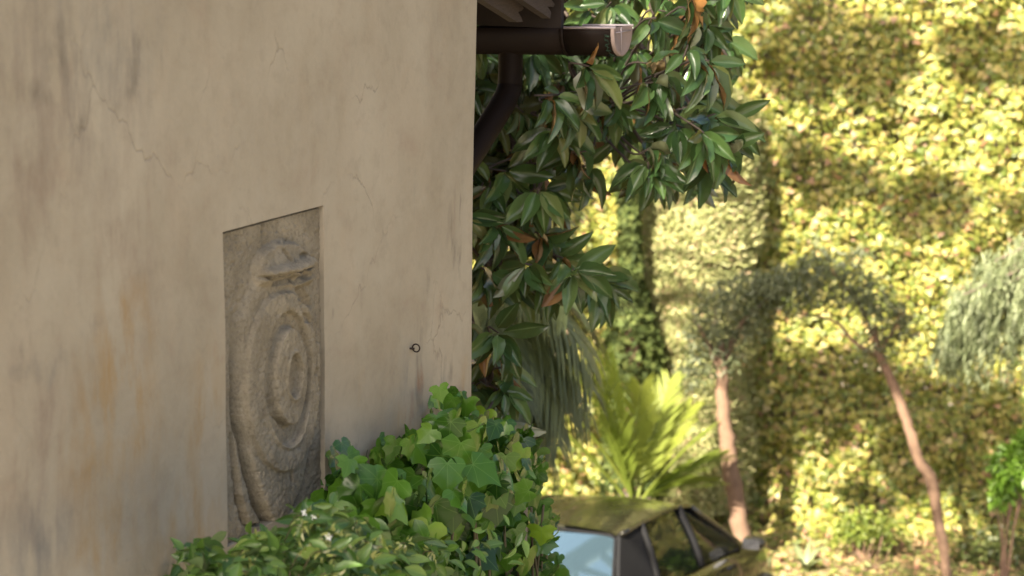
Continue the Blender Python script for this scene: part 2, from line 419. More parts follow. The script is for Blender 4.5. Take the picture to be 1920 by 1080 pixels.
for i in range(len(cols) - 1):
    for j in range(nz - 1):
        if cols[i][0] == 'a' and cols[i + 1][0] == 'a':
            if sl_ - 1e-6 <= cols[i][1] and cols[i + 1][1] <= sr_ + 1e-6 and zvals[j] >= zb_ - 1e-6 and zvals[j + 1] <= zt_ + 1e-6: continue
        a = i * nz + j; Fc.append((a, a + nz, a + nz + 1, a + 1))
DEP = .014
def rim(pts):                           # reveals of the panel's recess
    b = len(V)
    for p, n_ in pts:
        V.append(W(p[0], wob(*p), p[1])); UV.append(p); V.append(W(p[0], -DEP - .05, p[1])); UV.append((p[0] + .03 * n_, p[1] + .03))
    for i in range(len(pts) - 1): Fc.append((b + 2 * i, b + 2 * i + 1, b + 2 * i + 3, b + 2 * i + 2))
zz_ = [z for z in zvals if zb_ - 1e-6 <= z <= zt_ + 1e-6]; ss_ = [s for s in svals if sl_ - 1e-6 <= s <= sr_ + 1e-6]
rim([((sr_, z), -1) for z in zz_]); rim([((s, zt_), 0) for s in ss_[::-1]]); rim([((sl_, z), 1) for z in zz_[::-1]]); rim([((s, zb_), 0) for s in ss_])
mobj('wall', V, Fc, PLASTER, house, uv=UV)
# far walls close the building
V = [W(-7, 0, TERR - 3.4), W(-7, -8, TERR - 3.4), W(0, -8, 0), W(-7, 0, gable(-7)), W(-7, -8, gable(-7)), W(0, -8, gable(0)), W(-7, 0, TERR - .3)]
mobj('rear_wall', V, [(0, 3, 4, 1), (1, 4, 5, 2)], PLASTER, house, smooth=False, uv=[(v.x, v.z) for v in V])
V = [W(.005, n, z) for n in (0, -8) for z in (0, TERR - .29)]
mobj('base_wall', V, [(0, 1, 3, 2)], PLASTER, house, smooth=False, uv=[(v.x, v.z) for v in V])

# carved stone panel: a height field with the shield, its ovals, the crown and the cracks
m = NT('carved_stone'); tc = m.add('TexCoord').outputs['Object']
n1 = m.noise(tc, 9., 5); n2 = m.noise(tc, 70., 6, .7); n3 = m.noise(tc, 190., 3)
c = m.mix(m.ramp(n1, [(.3, 0.), (.7, 1.)]), (.165, .138, .096), (.25, .213, .153)); c = m.mix(m.ramp(n2, [(.37, .55), (.50, 0.)]), c, (.10, .085, .065))
c = m.mix(m.ramp(n3, [(.60, 0.), (.74, .4)]), c, (.38, .33, .26)); c = m.mix(1., c, (.98, 1.03, 1.06), 'MULTIPLY')
m.base(c); m.b.inputs['Roughness'].default_value = .95; m.b.inputs['Specular IOR Level'].default_value = .15
m.bump(m.math('ADD', n2, m.math('MULTIPLY', n3, .7)), .8, .005); STONE = m.m
NA, NB = 190, 340
sg = np.linspace(sl_ + .001, sr_ - .001, NA); zg = np.linspace(zb_ + .001, zt_ - .001, NB)
SG, ZG = np.meshgrid(sg, zg)
# project the grid to photograph pixels so the traced outlines lie where they are
PW = np.stack([C0.x + D.x * SG, C0.y + D.y * SG, ZG - HC], -1); Mi = np.array(MI); q = PW @ Mi.T
U = 960 - F * q[..., 0] / q[..., 2]; Vv = 540 + F * q[..., 1] / q[..., 2]
def oval(x0, x1, y0, y1, tilt=0.):
    cx, cy = (x0 + x1) / 2, (y0 + y1) / 2; X = (U - cx - tilt * (Vv - cy)) / ((x1 - x0) / 2); Y = (Vv - cy) / ((y1 - y0) / 2); return np.sqrt(X * X + Y * Y)
H = np.zeros_like(U)
nzf = noise2(SG * 40, ZG * 40, 11, 4); U = U + 1.6 * noise2(SG * 22, ZG * 22, 41, 3); Vv = Vv + 2.2 * noise2(SG * 22 + 9, ZG * 22, 43, 3); nzc = noise2(SG * 9 + 3, ZG * 9, 5, 3)
ly = [500, 545, 600, 700, 780, 850, 900, 945, 985, 1010]
lx = [488, 470, 452, 449, 453, 466, 478, 492, 510, 519]; rx = [578, 590, 600, 602, 597, 586, 575, 560, 540, 524]
XL = np.interp(Vv, ly, lx) + nzc * 1.5; XR = np.interp(Vv, ly, rx) + nzc * 1.5
ins = np.minimum((U - XL) / 9., (XR - U) / 9.)
body = sst(-.1, 1.1, ins) * sst(470, 520, Vv)
Hs = .010 + .014 * np.sqrt(np.clip(np.minimum(U - XL, XR - U) / 75., 0, 1))
H += body * Hs
# deep undercut groove on the shield's left flank, a fainter one on the right
gl = np.exp(-((U - (XL - 5)) / (5 + 2.5 * sst(750, 900, Vv))) ** 2) * sst(540, 720, Vv) * (1 - sst(990, 1015, Vv)); H -= .05 * gl * (0.5 + .9 * sst(700, 880, Vv))
gr = np.exp(-((U - (XR + 3)) / 4.) ** 2) * sst(740, 800, Vv) * (1 - sst(960, 990, Vv)); H -= .020 * gr
o1 = oval(456, 598, 543, 886, -.01); o2 = oval(487, 577, 580, 838, -.01); o3 = oval(506, 567, 612, 798, -.01); o4 = oval(527, 554, 662, 744, -.01)
H += .015 * (1 - sst(.972, 1.0, o1)) + .004 * np.exp(-((o1 - .86) / .09) ** 2)
H -= .022 * (1 - sst(.965, 1.0, o2)); H += .007 * np.exp(-((o2 - 1.0) / .035) ** 2) * sst(720, 830, Vv)
H += .025 * (1 - sst(.95, 1.0, o3)) - .006 * np.exp(-((o3 - 1.05) / .05) ** 2)
H -= .020 * (1 - sst(.92, 1.0, o4)); H += .006 * np.exp(-((o4 - 1.10) / .10) ** 2)
# crown: a domed cap over a broken bar
cr = oval(478, 592, 448, 580); H += .026 * (1 - sst(.88, 1.0, cr)) * (1 - sst(522, 540, Vv)); H += .012 * np.clip(1 - cr, 0, 1) * (1 - sst(500, 530, Vv))
def bar(x0, y0, x1, y1, r):
    dx, dy = x1 - x0, y1 - y0; t = np.clip(((U - x0) * dx + (Vv - y0) * dy) / (dx * dx + dy * dy), 0, 1)
    return np.sqrt((U - x0 - t * dx) ** 2 + (Vv - y0 - t * dy) ** 2) / r
for b in ((492, 509, 536, 500, 8), (548, 496, 574, 488, 8.5)): d = bar(*b); H += .026 * np.sqrt(np.clip(1 - d * d, 0, 1))
for b, k in (((486, 519, 536, 512, 4.0), .018), ((512, 526, 537, 522, 9), .030), ((548, 524, 566, 514, 8), .028), ((497, 520, 508, 526, 4), .02), ((541, 505, 541, 530, 3), .012), ((547, 508, 579, 499, 3.2), .02), ((558, 481, 567, 477, 5), .014), ((527, 470, 535, 490, 4), .012), ((528, 455, 545, 452, 2.2), .012),
             ((560, 542, 576, 572, 8), .022), ((553, 560, 566, 600, 6), .018), ((566, 590, 576, 603, 5), .016), ((578, 604, 588, 640, 3), .016), ((583, 640, 586, 700, 2.2), .012), ((588, 690, 596, 740, 2.2), .010),
             ((441, 815, 444, 880, 3.0), .016), ((446, 880, 452, 935, 4), .022), ((452, 935, 466, 980, 5.5), .034), ((471, 986, 498, 984, 3), .02), ((545, 886, 546, 902, 1.8), .014), ((503, 742, 510, 778, 2.4), .012), ((510, 778, 528, 796, 2.4), .012)):
    d = bar(*b) + nzf * .35; H -= k * np.clip(1.15 - d, 0, 1) ** .7
H += .010 * sst(0, 1, (U - np.interp(Vv, [800, 880, 935, 985], [441, 446, 453, 470])) / 4.) * sst(806, 830, Vv) * (1 - sst(-1.0, .2, ins)) * (U < 500)
H -= .010 * np.exp(-((U - 500) / 1.6) ** 2) * (Vv < 436) + .008 * np.exp(-((U - 529) / 1.6) ** 2) * (Vv < 436)
H = np.where(H > 0, H * .9, H * 1.1)
H += .0026 * nzf + .003 * nzc + .0022 * noise2(SG * 120, ZG * 120, 71, 2) - .007 * np.clip(noise2(SG * 75, ZG * 75, 21, 2) - .35, 0, 1)
H -= .040 * (1 - sst(.004, .008, zt_ - ZG + .0015 * nzc)) + .022 * (1 - sst(.002, .006, SG - sl_))
V = [tuple(W(SG[j, i], -DEP + H[j, i], ZG[j, i])) for j in range(NB) for i in range(NA)]
Fc = [(j * NA + i, j * NA + i + 1, (j + 1) * NA + i + 1, (j + 1) * NA + i) for j in range(NB - 1) for i in range(NA - 1)]
o = mobj('carved_panel', V, Fc, STONE, house); o['label'] = 'grey carved stone panel with oval shield under a broken crown'

# roof over the W2 eave
WOOD = NT('weathered_wood'); tc = WOOD.add('TexCoord').outputs['Object']
n1 = WOOD.noise(WOOD.mapping(tc, (6, 3, 30)), 6, 6, .6); WOOD.base(WOOD.mix(n1, (.015, .010, .008), (.062, .046, .036)))
WOOD.b.inputs['Roughness'].default_value = .85; WOOD.bump(n1, .5, .006); WOOD = WOOD.m
DARKWOOD = simple_mat('dark_wood', (.018, .012, .009), .9, 0, .4, 12, .3)
TERRA = simple_mat('old_terracotta', (.20, .115, .06), .92, 0, .5, 18, .7)
def roofpt(sd, sn, h): return W(sd, sn, EAVE_Z + h - (sd - ESD) * math.tan(ROOFA))   # h metres above the eave slope
SLD = (D * math.cos(ROOFA) - Vector((0, 0, math.sin(ROOFA)))).normalized()
def plank(sn, wd, end, ht, h0, seed, name='verge_board'):
    """board on edge under the verge, its lower end splintered"""
    r = random.Random(seed); n = 9; prof = []
    for k in range(n + 1):
        t = k / n; e = end + r.uniform(-.022, .012) - (.03 if k in (3, 6) else 0) + .055 * (t - .5) * 0 - .05 * (1 - t) * r.uniform(.2, 1)
        prof.append((e, t))
    V = []; Fc = []
    for side in (0, 1):
        for e, t in prof: V.append(roofpt(e, sn - side * wd, h0 + ht * t))
        for e, t in prof: V.append(roofpt(min(.06, e - .3), sn - side * wd, h0 + ht * t))
    k = n + 1
    for i in range(n):
        Fc += [(i, i + 1, k + i + 1, k + i), (2 * k + i, 3 * k + i, 3 * k + i + 1, 2 * k + i + 1), (i, 2 * k + i, 2 * k + i + 1, i + 1)]
    Fc += [(0, k, 3 * k, 2 * k), (n, 2 * k + n, 3 * k + n, k + n)]
    return mobj(name, V, Fc, WOOD, house, smooth=False)
plank(-.10, .035, .66, .115, -.085, 1); plank(-.035, .035, .80, .115, -.03, 5)
# tile courses along the eave and the verge, each tile a half barrel
def tile(sd, sn, up, flip=False, rr=.085, ln=.42):
    V = []; Fc = []; n = 7; jit = random.uniform(-.01, .01)
    for i in range(2):
        r = rr * (1 - .12 * i)
        for th in (0, .014):
            for k in range(n + 1):
                a = math.pi * k / n; V.append(roofpt(sd - ln * i + jit, sn + (r + th) * math.cos(a), up + .012 * i + (r + th) * math.sin(a) * .8 * (-1 if flip else 1)))
    m_ = n + 1
    for k in range(n):
        Fc += [(k, k + 1, 2 * m_ + k + 1, 2 * m_ + k), (m_ + k, 3 * m_ + k, 3 * m_ + k + 1, m_ + k + 1), (k, m_ + k, m_ + k + 1, k + 1)]
    return mobj('roof_tile', V, Fc, TERRA, house)
for j in range(6):
    for i in range(14): tile(.91 - j * .34, -.10 - i * .2, .115)
for j in range(6): tile(.90 - j * .34, -.055, .075, ln=.40)
deck = join([box(W(-3.3, -4.1, 0) + Vector((0, 0, EAVE_Z + .09 + (3.3 + ESD) * math.tan(ROOFA))), SLD * 4.30, NW * 4.07, Vector((0, 0, .016)))])
mobj('roof_deck', *deck, DARKWOOD, house, smooth=False)
V = []
fb = box(roofpt(.845, -4.09, .015), D * .014, NW * 4.07, Vector((0, 0, .06))); mobj('fascia_board', *fb, DARKWOOD, house, smooth=False)
# rafters tails under the eave
for k in range(5): mobj('rafter', *box(roofpt(.42, -.45 - k * .7, .0), SLD * .40, NW * .045, Vector((0, 0, .055))), WOOD, house, smooth=False)

GUT = simple_mat('brown_gutter', (.011, .007, .005), .62, .0, .25, 8, .05, .12)
CAP = simple_mat('grey_brown_cap', (.26, .20, .18), .6, .0, .15, 30, .05)
RIMM = simple_mat('pale_rim', (.30, .26, .27), .45, .2, .15, 30, .05)  # rim bead and cap ribs, paler than the gutter
GSD = .93; g0 = at(1168, 51, 7.17)
def gut_z(sn): return GZ0 + (sn - .40) * .030
GZ0 = 0; sn1 = (g0 - W(GSD, 0, 0)).dot(NW); GZ0 = g0.z + (.40 - sn1) * .03
def gprof(k, n, r=1.0):                 # deep half-round: width .13, depth .10
    a = math.pi * k / n; return -.10 * r * math.cos(a), -.108 * r * (math.sin(a) ** .8)
def gutter(sa, sb, r0, th, name, mat, parent, n=16):
    V = []; Fc = []
    for sn in (sa, sb):
        for rr in (r0, r0 - th):
            for k in range(n + 1):
                x, z = gprof(k, n, rr); V.append(W(GSD + x, sn, gut_z(sn) + z))
    k1 = n + 1
    for k in range(n):
        Fc += [(k, 2 * k1 + k, 2 * k1 + k + 1, k + 1), (k1 + k, k1 + k + 1, 3 * k1 + k + 1, 3 * k1 + k), (k, k + 1, k1 + k + 1, k1 + k), (2 * k1 + k, 3 * k1 + k, 3 * k1 + k + 1, 2 * k1 + k + 1)]
    for k in (0, n): Fc.append((k, k1 + k, 3 * k1 + k, 2 * k1 + k))
    return mobj(name, V, Fc, mat, parent)
gt = gutter(-7.5, sn1 - .008, 1.0, .05, 'gutter', GUT, house)
sj = sn1 - .215
gutter(sj - .006, sj + .006, 1.05, .06, 'joint_ring', GUT, gt); gutter(sj + .0061, sn1 - .012, 1.02, .03, 'end_sleeve', GUT, gt)
for x0 in (-.10, .10):
    vv = tube([W(GSD + x0, sj + .01, gut_z(sj) + .002), W(GSD + x0, sn1 + .004, gut_z(sn1) + .002)], .0055, 8); mobj('rim_bead', *vv, RIMM, gt)
V = []; Fc = []; n = 16                 # end cap: a closed dish with raised ribs
for sn, rr in ((sn1 - .014, 1.05), (sn1 - .003, 1.05), (sn1, 1.01), (sn1 - .003, .96)):
    for k in range(n + 1):
        x, z = gprof(k, n, rr); V.append(W(GSD + x, sn, gut_z(sn) + z + .003))
for r in range(3):
    for k in range(n): a = r * (n + 1) + k; Fc.append((a, a + n + 1, a + n + 2, a + 1))
b = len(V); V.append(W(GSD, sn1 - .003, gut_z(sn1) - .03))
for k in range(n): Fc.append((3 * (n + 1) + k, b, 3 * (n + 1) + k + 1))
Fc.append((3 * (n + 1), 3 * (n + 1) + n, b))
capo = mobj('end_cap', V, Fc, CAP, gt); capo['label'] = 'grey-brown gutter end cap with raised ribs'
mobj('rib', *join([tube([W(GSD - .03, sn1 + .001, gut_z(sn1)), W(GSD - .026, sn1 + .001, gut_z(sn1) - .092)], .0025, 6), tube([W(GSD - .085, sn1 + .001, gut_z(sn1) - .018), W(GSD + .08, sn1 + .001, gut_z(sn1) - .016)], .0022, 6)]), RIMM, gt)
NET = simple_mat('green_netting', (.02, .06, .035), .7, 0, .4, 40, 0)
pts = []
for k in range(60):
    a = random.uniform(.05, .62) * math.pi; x, z = gprof(a / math.pi * 16, 16, 1.06); pts.append(W(GSD + x - .002, sn1 - .03 + random.uniform(-.012, .014), gut_z(sn1) + z))
pts.sort(key=lambda p: -p.z); mobj('netting_shred', *tube(pts, .0013, 4), NET, gt)
snp = -.27
gz = gut_z(snp); dp = curve_pts([W(GSD, snp, gz - .085), W(GSD, snp, gz - .20), W(GSD - .02, snp, gz - .255), W(GSD - .12, snp, gz - .325), W(.5, snp, gz - .50), W(.16, snp, gz - .69), W(.075, snp, gz - .8), W(.065, snp, gz - 1.1), W(.065, snp, .02)], 8)
mobj('downpipe', *tube(dp, .049, 16), GUT, house)
IRON = simple_mat('rusty_iron', (.035, .025, .02), .7, .6, .4, 60, .2)
sk, zk = wall_sz(771, 652); pts = [W(sk + .004, .016 + .013 * math.cos(a), zk + .013 * math.sin(a)) for a in np.linspace(0, 2 * math.pi, 18)]
mobj('iron_ring', *join([tube(pts, .0026, 6), tube([W(sk - .012, -.02, zk), W(sk - .009, .016, zk)], .004, 6)]), IRON, house)

# ================================================================== IVY on a garden wall stub at the corner
RUB = simple_mat('rubble_stone', (.20, .17, .13), .95, 0, .4, 10, .6)
stub = box(W(.28, -.14, 0) + Vector((0, 0, (TERR + 4.30) / 2)), D * .27, NW * .13, Vector((0, 0, (4.30 - TERR) / 2)))
gw = tag(mobj('garden_wall', *stub, RUB, smooth=False, origin=W(.28, -.14, TERR)), 'low rubble garden wall at the house corner, hidden under ivy', 'wall')
IVY = leaf_mat('ivy_leaf', [(0, (.013, .045, .006)), (.35, (.036, .098, .010)), (.7, (.070, .17, .014)), (.9, (.050, .13, .020)), (1, (.15, .25, .02))], [(0, (.06, .12, .025)), (1, (.09, .16, .04))], .2, .25, None, .36, veins=(.12, .22, .045))
ivyp = [(612, 905), (625, 862), (646, 835), (672, 858), (694, 862), (703, 818), (722, 838), (752, 834), (772, 812), (806, 800), (812, 728), (826, 722), (846, 742), (872, 748), (890, 772), (930, 786), (965, 800), (1000, 822), (1012, 872), (1022, 905), (1022, 950), (1040, 1000), (1058, 1090), (1075, 1160), (640, 1160), (560, 1000)]
ivy = thing('ivy_bush', W(-.2, .35, TERR), 'broad-leaved green ivy mounded against the plaster wall at the house corner', 'ivy')
def ivy_layer(n, depth, jitter, size, face):
    q = poly_samples(ivyp, n); d = poly_dist(q, ivyp); P = []; A = []; N = []
    for (u, v), dd in zip(q, d):
        off = .02 + .34 * math.sqrt(min(1, dd / 170)) * (1 - .85 * max(0, min(1, (v - 935) / 60)) * max(0, min(1, (u - 780) / 60)) * max(0, min(1, (1030 - u) / 40))) - depth
        off += .10 * float(noise2(u / 55., v / 45., 4, 2))
        off = max(.012 if u < 887 else -.05, off + random.uniform(-jitter, jitter))
        s, z = wall_sz(u, v, off); P.append(W(s, off, z))
        N.append(NW * .75 + Vector((0, -.35, .55)) + Vector(rand_dirs(1)[0]) * face)
        A.append(Vector((random.gauss(0, .55), random.gauss(0, .3), -.8 + random.gauss(0, .35))))
    L = rng.normal(size, size * .2, n).clip(size * .5, size * 1.18)
    edge = np.clip(d / 40, .72, 1); L = L * edge
    return P, A, N, L
Ls = [ivy_layer(290, 0.0, .07, .104, .8), ivy_layer(240, .16, .06, .105, .9), ivy_layer(300, .27, .06, .09, 1.)]
P = sum([a[0] for a in Ls], []); A = sum([a[1] for a in Ls], []); N = sum([a[2] for a in Ls], []); L = np.concatenate([a[3] for a in Ls])
P = [p - Vector(a).normalized() * (l * .4) for p, a, l in zip(P, A, L)]
sc = L * (np.arange(len(L)) < 290) + L * .01
leaves(ivy, P, A, N, L, L * rng.uniform(.9, 1.15, len(L)), [ivy_template(.35, k) for k in range(8)], IVY, 298, score=sc)
STEM = simple_mat('green_stem', (.09, .075, .035), .8, 0, .3, 20, .2)
st = []
for k in range(30):
    u, v = poly_samples(ivyp, 1)[0]; s, z = wall_sz(u, max(v, 800), .1)
    s0 = min(.5, max(-.9, s + random.uniform(-.15, .15)))
    st.append(tube(curve_pts([W(s0, .06, TERR), W(s0 * .9 + s * .1, .09, (TERR + z) / 2), W(s, .10, z)], 5), .005, 5))
mobj('stem', *join(st), STEM, ivy)['kind'] = 'stuff'

# ================================================================== JASMINE hedge
JAS = leaf_mat('jasmine_leaf', [(0, (.045, .10, .022)), (.4, (.075, .155, .03)), (.8, (.12, .22, .04)), (1, (.22, .30, .08))], [(0, (.11, .17, .07)), (1, (.15, .21, .09))], .25, .32, (.18, .27, .10), .45)
jasp = [(316, 1085), (336, 1062), (338, 1015), (350, 1032), (378, 1032), (392, 1005), (404, 1030), (440, 1028), (470, 996), (505, 1004), (545, 990), (548, 945), (566, 952), (590, 962), (612, 940), (650, 950), (680, 975), (705, 985), (740, 992), (770, 1010), (800, 1002), (832, 1012), (818, 1040), (812, 1070), (800, 1120), (760, 1180), (300, 1180)]
jas = thing('jasmine_hedge', W(-1.2, .35, TERR), 'low hedge of small glossy leaves with creamy flower buds along the wall', 'hedge')
def jas_layer(n, depth, size):
    q = poly_samples(jasp, n); d = poly_dist(q, jasp); P = []; A = []; N = []
    for (u, v), dd in zip(q, d):
        base = .05 + .30 * max(0, min(1, (u - 330) / 300))
        off = max(.015, base + .28 * math.sqrt(min(1, dd / 90)) - depth + random.uniform(-.03, .03) + .05 * float(noise2(u / 30., v / 30., 8, 2)))
        s, z = wall_sz(u, v, off); P.append(W(s, off, z))
        N.append(NW * .5 + Vector((0, -.3, .8)) + Vector(rand_dirs(1)[0]) * .75)
        A.append(Vector((random.gauss(0.1, .8), random.gauss(-.1, .5), random.gauss(-.25, .55))))
    return P, A, N, rng.normal(size, size * .2, n).clip(size * .5, size * 1.5)
Ls = [jas_layer(520, 0., .058), jas_layer(420, .07, .055), jas_layer(420, .15, .055)]
P = sum([a[0] for a in Ls], []); A = sum([a[1] for a in Ls], []); N = sum([a[2] for a in Ls], []); L = np.concatenate([a[3] for a in Ls])
# the hedge goes on down to the terrace below the picture
n = 1100; sx = rng.uniform(-1.75, -.85, n); P2 = []
for s in sx:
    zt = wall_sz(600, 1120, .4)[1]; z = random.uniform(TERR + .05, zt); P2.append(W(s, random.uniform(.03, .62), z))
P += P2; A += [Vector((random.gauss(0, .7), random.gauss(-.2, .5), random.gauss(-.3, .5))) for _ in P2]; N += [NW * .6 + Vector((0, -.3, .7)) + Vector(rand_dirs(1)[0]) * .7 for _ in P2]; L = np.concatenate([L, rng.normal(.055, .01, n)])
jt = lambda t: math.sin(math.pi * t ** .85) ** 1.0
leaves(jas, P, A, N, L, L * rng.uniform(.36, .5, len(L)), [leaf_template(5, 2, jt, .35, c_, .3) for c_ in (.05, .18, .3, -.05)], JAS, 298, score=L * (np.arange(len(L)) < 520) + L * .01)
BUD = leaf_mat('jasmine_bud', [(0, (.26, .31, .08)), (.7, (.38, .40, .14)), (1, (.60, .58, .38))], None, .25, .6)
q = poly_samples([p for p in jasp], 46); parts_P = []; parts_A = []; parts_N = []; parts_L = []; PP = []; PA = []; PN = []; stl = []
dd_ = poly_dist(q, jasp)
for (u, v), dd in zip(q, dd_):
    if u < 430: continue
    base = .05 + .30 * max(0, min(1, (u - 330) / 300)); off = base + .28 * math.sqrt(min(1, dd / 90)) + .035
    s, z = wall_sz(u, v, off); c = W(s, off, z); r0 = c - NW * .05 - Vector((0, 0, .05)); stl.append(tube(curve_pts([r0, r0 * .5 + c * .5 + Vector((0, 0, .018)), c], 4), .0015, 4))
    for k in range(random.randint(7, 13)):
        dr = Vector(rand_dirs(1)[0]); dr = (dr + Vector((0, -.4, -.2))).normalized()
        parts_P.append(c + dr * random.uniform(0, .022)); parts_A.append(dr); parts_N.append(Vector(rand_dirs(1)[0])); parts_L.append(random.uniform(.014, .026))
    if random.random() < .12:
        f = c + Vector((random.uniform(-.015, .015), -.012, .012)); fn = (NW * .5 + Vector((0, -.5, .5))).normalized(); a0 = fn.orthogonal().normalized()
        for k in range(5): PP.append(f); PA.append(Matrix.Rotation(k * 2 * math.pi / 5, 3, fn) @ a0); PN.append(fn)
cloud('bud', parts_P, parts_A, parts_N, parts_L, np.array(parts_L) * .3, leaf_template(3, 2, jt, .6, .1), BUD, jas)
WHT = leaf_mat('white_petal', [(0, (.7, .69, .6)), (1, (.8, .8, .76))], None, .2, .6)
cloud('flower', PP, PA, PN, .010, .006, leaf_template(3, 2, lambda t: math.sin(math.pi * (.15 + .8 * t)), .1, .1), WHT, jas)
for k in range(60):
    s = random.uniform(-1.7, -.4); z = random.uniform(4.0, 4.2); stl.append(tube([W(s, .25, TERR), W(s + random.uniform(-.1, .1), random.uniform(.2, .45), z)], .004, 5))
mobj('stem', *join(stl), STEM, jas)['kind'] = 'stuff'

# ================================================================== MAGNOLIA
MAG = leaf_mat('magnolia_leaf', [(0, (.026, .062, .020)), (.45, (.046, .100, .030)), (.8, (.076, .145, .042)), (.93, (.11, .175, .06)), (1, (.17, .18, .06))],
               [(0, (.22, .105, .03)), (.45, (.17, .10, .045)), (.6, (.15, .17, .09)), (1, (.19, .21, .13))], .16, .25, (.14, .20, .08), .5, tcol=(.30, .16, .03))
BARK = simple_mat('grey_bark', (.13, .10, .075), .9, 0, .35, 22, .6)
MBARK = simple_mat('dark_bark', (.06, .045, .035), .9, 0, .35, 22, .4)
mag = thing('magnolia_tree', (-1.25, 9.6, 0), 'glossy dark green magnolia tree with rusty leaf undersides behind the gutter', 'tree')
trunk = curve_pts([(-1.25, 9.6, -.1), (-1.2, 9.5, 2.5), (-.95, 9.2, 4.8), (-.7, 9.0, 7.0), (-.6, 8.9, 8.6)], 6)
mobj('trunk', *tube(trunk, [.17 - .12 * i / (len(trunk) - 1) for i in range(len(trunk))], 12), BARK, mag)
magA = [(880, -60), (1440, -60), (1425, 8), (1375, 22), (1345, 50), (1372, 96), (1388, 150), (1360, 190), (1384, 236), (1376, 292), (1330, 335), (1262, 352), (1238, 380), (1180, 350), (1120, 330), (1075, 350), (1062, 395), (1030, 430), (985, 432), (900, 470), (850, 460)]
magB = [(870, 430), (1000, 430), (1062, 478), (1095, 545), (1150, 548), (1140, 578), (1085, 590), (1052, 618), (1010, 590), (960, 600), (915, 570), (870, 520)]
magC = [(870, 620), (905, 610), (930, 655), (966, 690), (958, 760), (920, 790), (870, 790)]
cl = [(u, v, 0) for u, v in poly_samples(magA, 160)] + [(u, v, 0) for u, v in poly_samples([(880, 90), (1120, 90), (1100, 330), (1040, 400), (880, 440)], 58)] + [(u, v, 1) for u, v in poly_samples(magB, 17)] + [(u, v, 2) for u, v in poly_samples(magC, 9)]
cl += [(1340, 240, 3), (1180, 120, 3), (1036, 205, 3), (1000, 250, 3), (1270, 260, 3), (1225, 300, 3), (1215, 330, 3), (1320, 275, 3), (960, 310, 3), (1150, 60, 3), (1230, 60, 3), (1290, 110, 3), (1105, 150, 3), (1110, 40, 3), (985, 520, 3), (1075, 530, 3), (935, 650, 3), (1330, 140, 3), (1300, 20, 3), (1360, -10, 3)]
P = []; A = []; N = []; L = []; depthv = []; limbs = []
for (u, v, k) in cl:
    y = {0: random.uniform(7.3, 9.0), 1: random.uniform(7.3, 8.3), 2: random.uniform(7.2, 7.8), 3: random.uniform(7.15, 7.4)}[k]
    if (u < 1200 and v < 150) or (u < 1010 and v < 340): y = max(y, random.uniform(7.75, 8.6))
    c = at(u, v - 26, y); tdir = Vector((random.gauss(.45, .35), random.gauss(-.65, .3), random.gauss(.15, .35))).normalized()
    nl = random.randint(6, 9); ph = random.uniform(0, 6.28); sz = random.uniform(.14, .188)
    a0 = tdir.orthogonal().normalized(); b0 = tdir.cross(a0)
    for i in range(nl):
        a = ph + i * 2.4; rad = a0 * math.cos(a) + b0 * math.sin(a); spread = R(random.uniform(42, 82))
        ax = rad * math.sin(spread) + tdir * math.cos(spread) + Vector((0, 0, -random.uniform(.45, 1.4)))
        ax.normalize(); nn = tdir * 1.0 - rad * .2 + Vector((0, -.25, .35)) + Vector(rand_dirs(1)[0]) * .35
        if random.random() < .04: nn = -nn
        P.append(c - tdir * random.uniform(0, .04) + ax * .02); A.append(ax); N.append(nn); L.append(sz * random.uniform(.7, 1.12))
    limbs.append((c, tdir))
for (u0, v0, u1, v1, y0) in ((948, 795, 1024, 806, 7.15), (936, 545, 918, 578, 7.3), (1338, 238, 1388, 250, 7.6)):
    b_ = at(u0, v0, y0); e_ = at(u1, v1, y0 - .03); P.append(b_); A.append(e_ - b_); N.append(Vector((.1, .5, -.8))); L.append((e_ - b_).length)
    limbs.append((b_, (e_ - b_).normalized()))
L = np.array(L)
sc = L / np.array([p.y for p in P]) ** 3 * (in_frame(P, 10) + .01) * np.array([px(p)[0] > 880 for p in P])
mt = lambda t: (math.sin(math.pi * t ** .8) ** .8)
leaves(mag, P, A, N, L, L * rng.uniform(.34, .46, len(L)), [leaf_template(6, 4, mt, f_, c_, w_) for f_, c_, w_ in ((.35, .12, .6), (.2, .25, 1.), (.5, .05, .8), (.25, -.08, .7), (.45, .32, .5))], MAG, 298, score=sc)
ends = [(1390, -40, 8.6, 22), (1372, 120, 8.3, 20), (1345, 255, 8.1, 18), (1235, 315, 8.2, 18), (1120, 215, 8.0, 18), (1060, 520, 7.9, 17), (940, 560, 7.8, 17), (915, 720, 7.6, 16), (1230, 40, 8.5, 21), (1000, 330, 8.0, 17), (1050, 60, 8.5, 20), (930, 180, 8.2, 18)]
LM = []; tw = []
for (u, v, y, k) in ends:
    a = Vector(trunk[k]); e = at(u, v, y); mid = a.lerp(e, .5) + Vector((random.uniform(-.1, .1), .25, random.uniform(.12, .32))); q3 = a.lerp(e, .8) + Vector((random.uniform(-.05, .05), .08, random.uniform(.06, .16)))
    cp = curve_pts([a, mid, q3, e], 7); LM.append(cp); tw.append([tube(cp, [.026 - .02 * i / (len(cp) - 1) for i in range(len(cp))], 7)])
for c, t in limbs:
    k, p = min(((k, p) for k in range(len(LM)) for p in LM[k][6:]), key=lambda kp: (kp[1] - c).length)
    b = c - t * .09; m_ = p.lerp(b, .5) + Vector((random.uniform(-.06, .06), random.uniform(0, .08), random.uniform(-.02, .08)))
    cp = curve_pts([p, m_, b, c], 4); tw[k].append(tube(cp, [.007 - .0035 * j / (len(cp) - 1) for j in range(len(cp))], 5))
for q in tw: mobj('branch', *join(q), MBARK, mag)
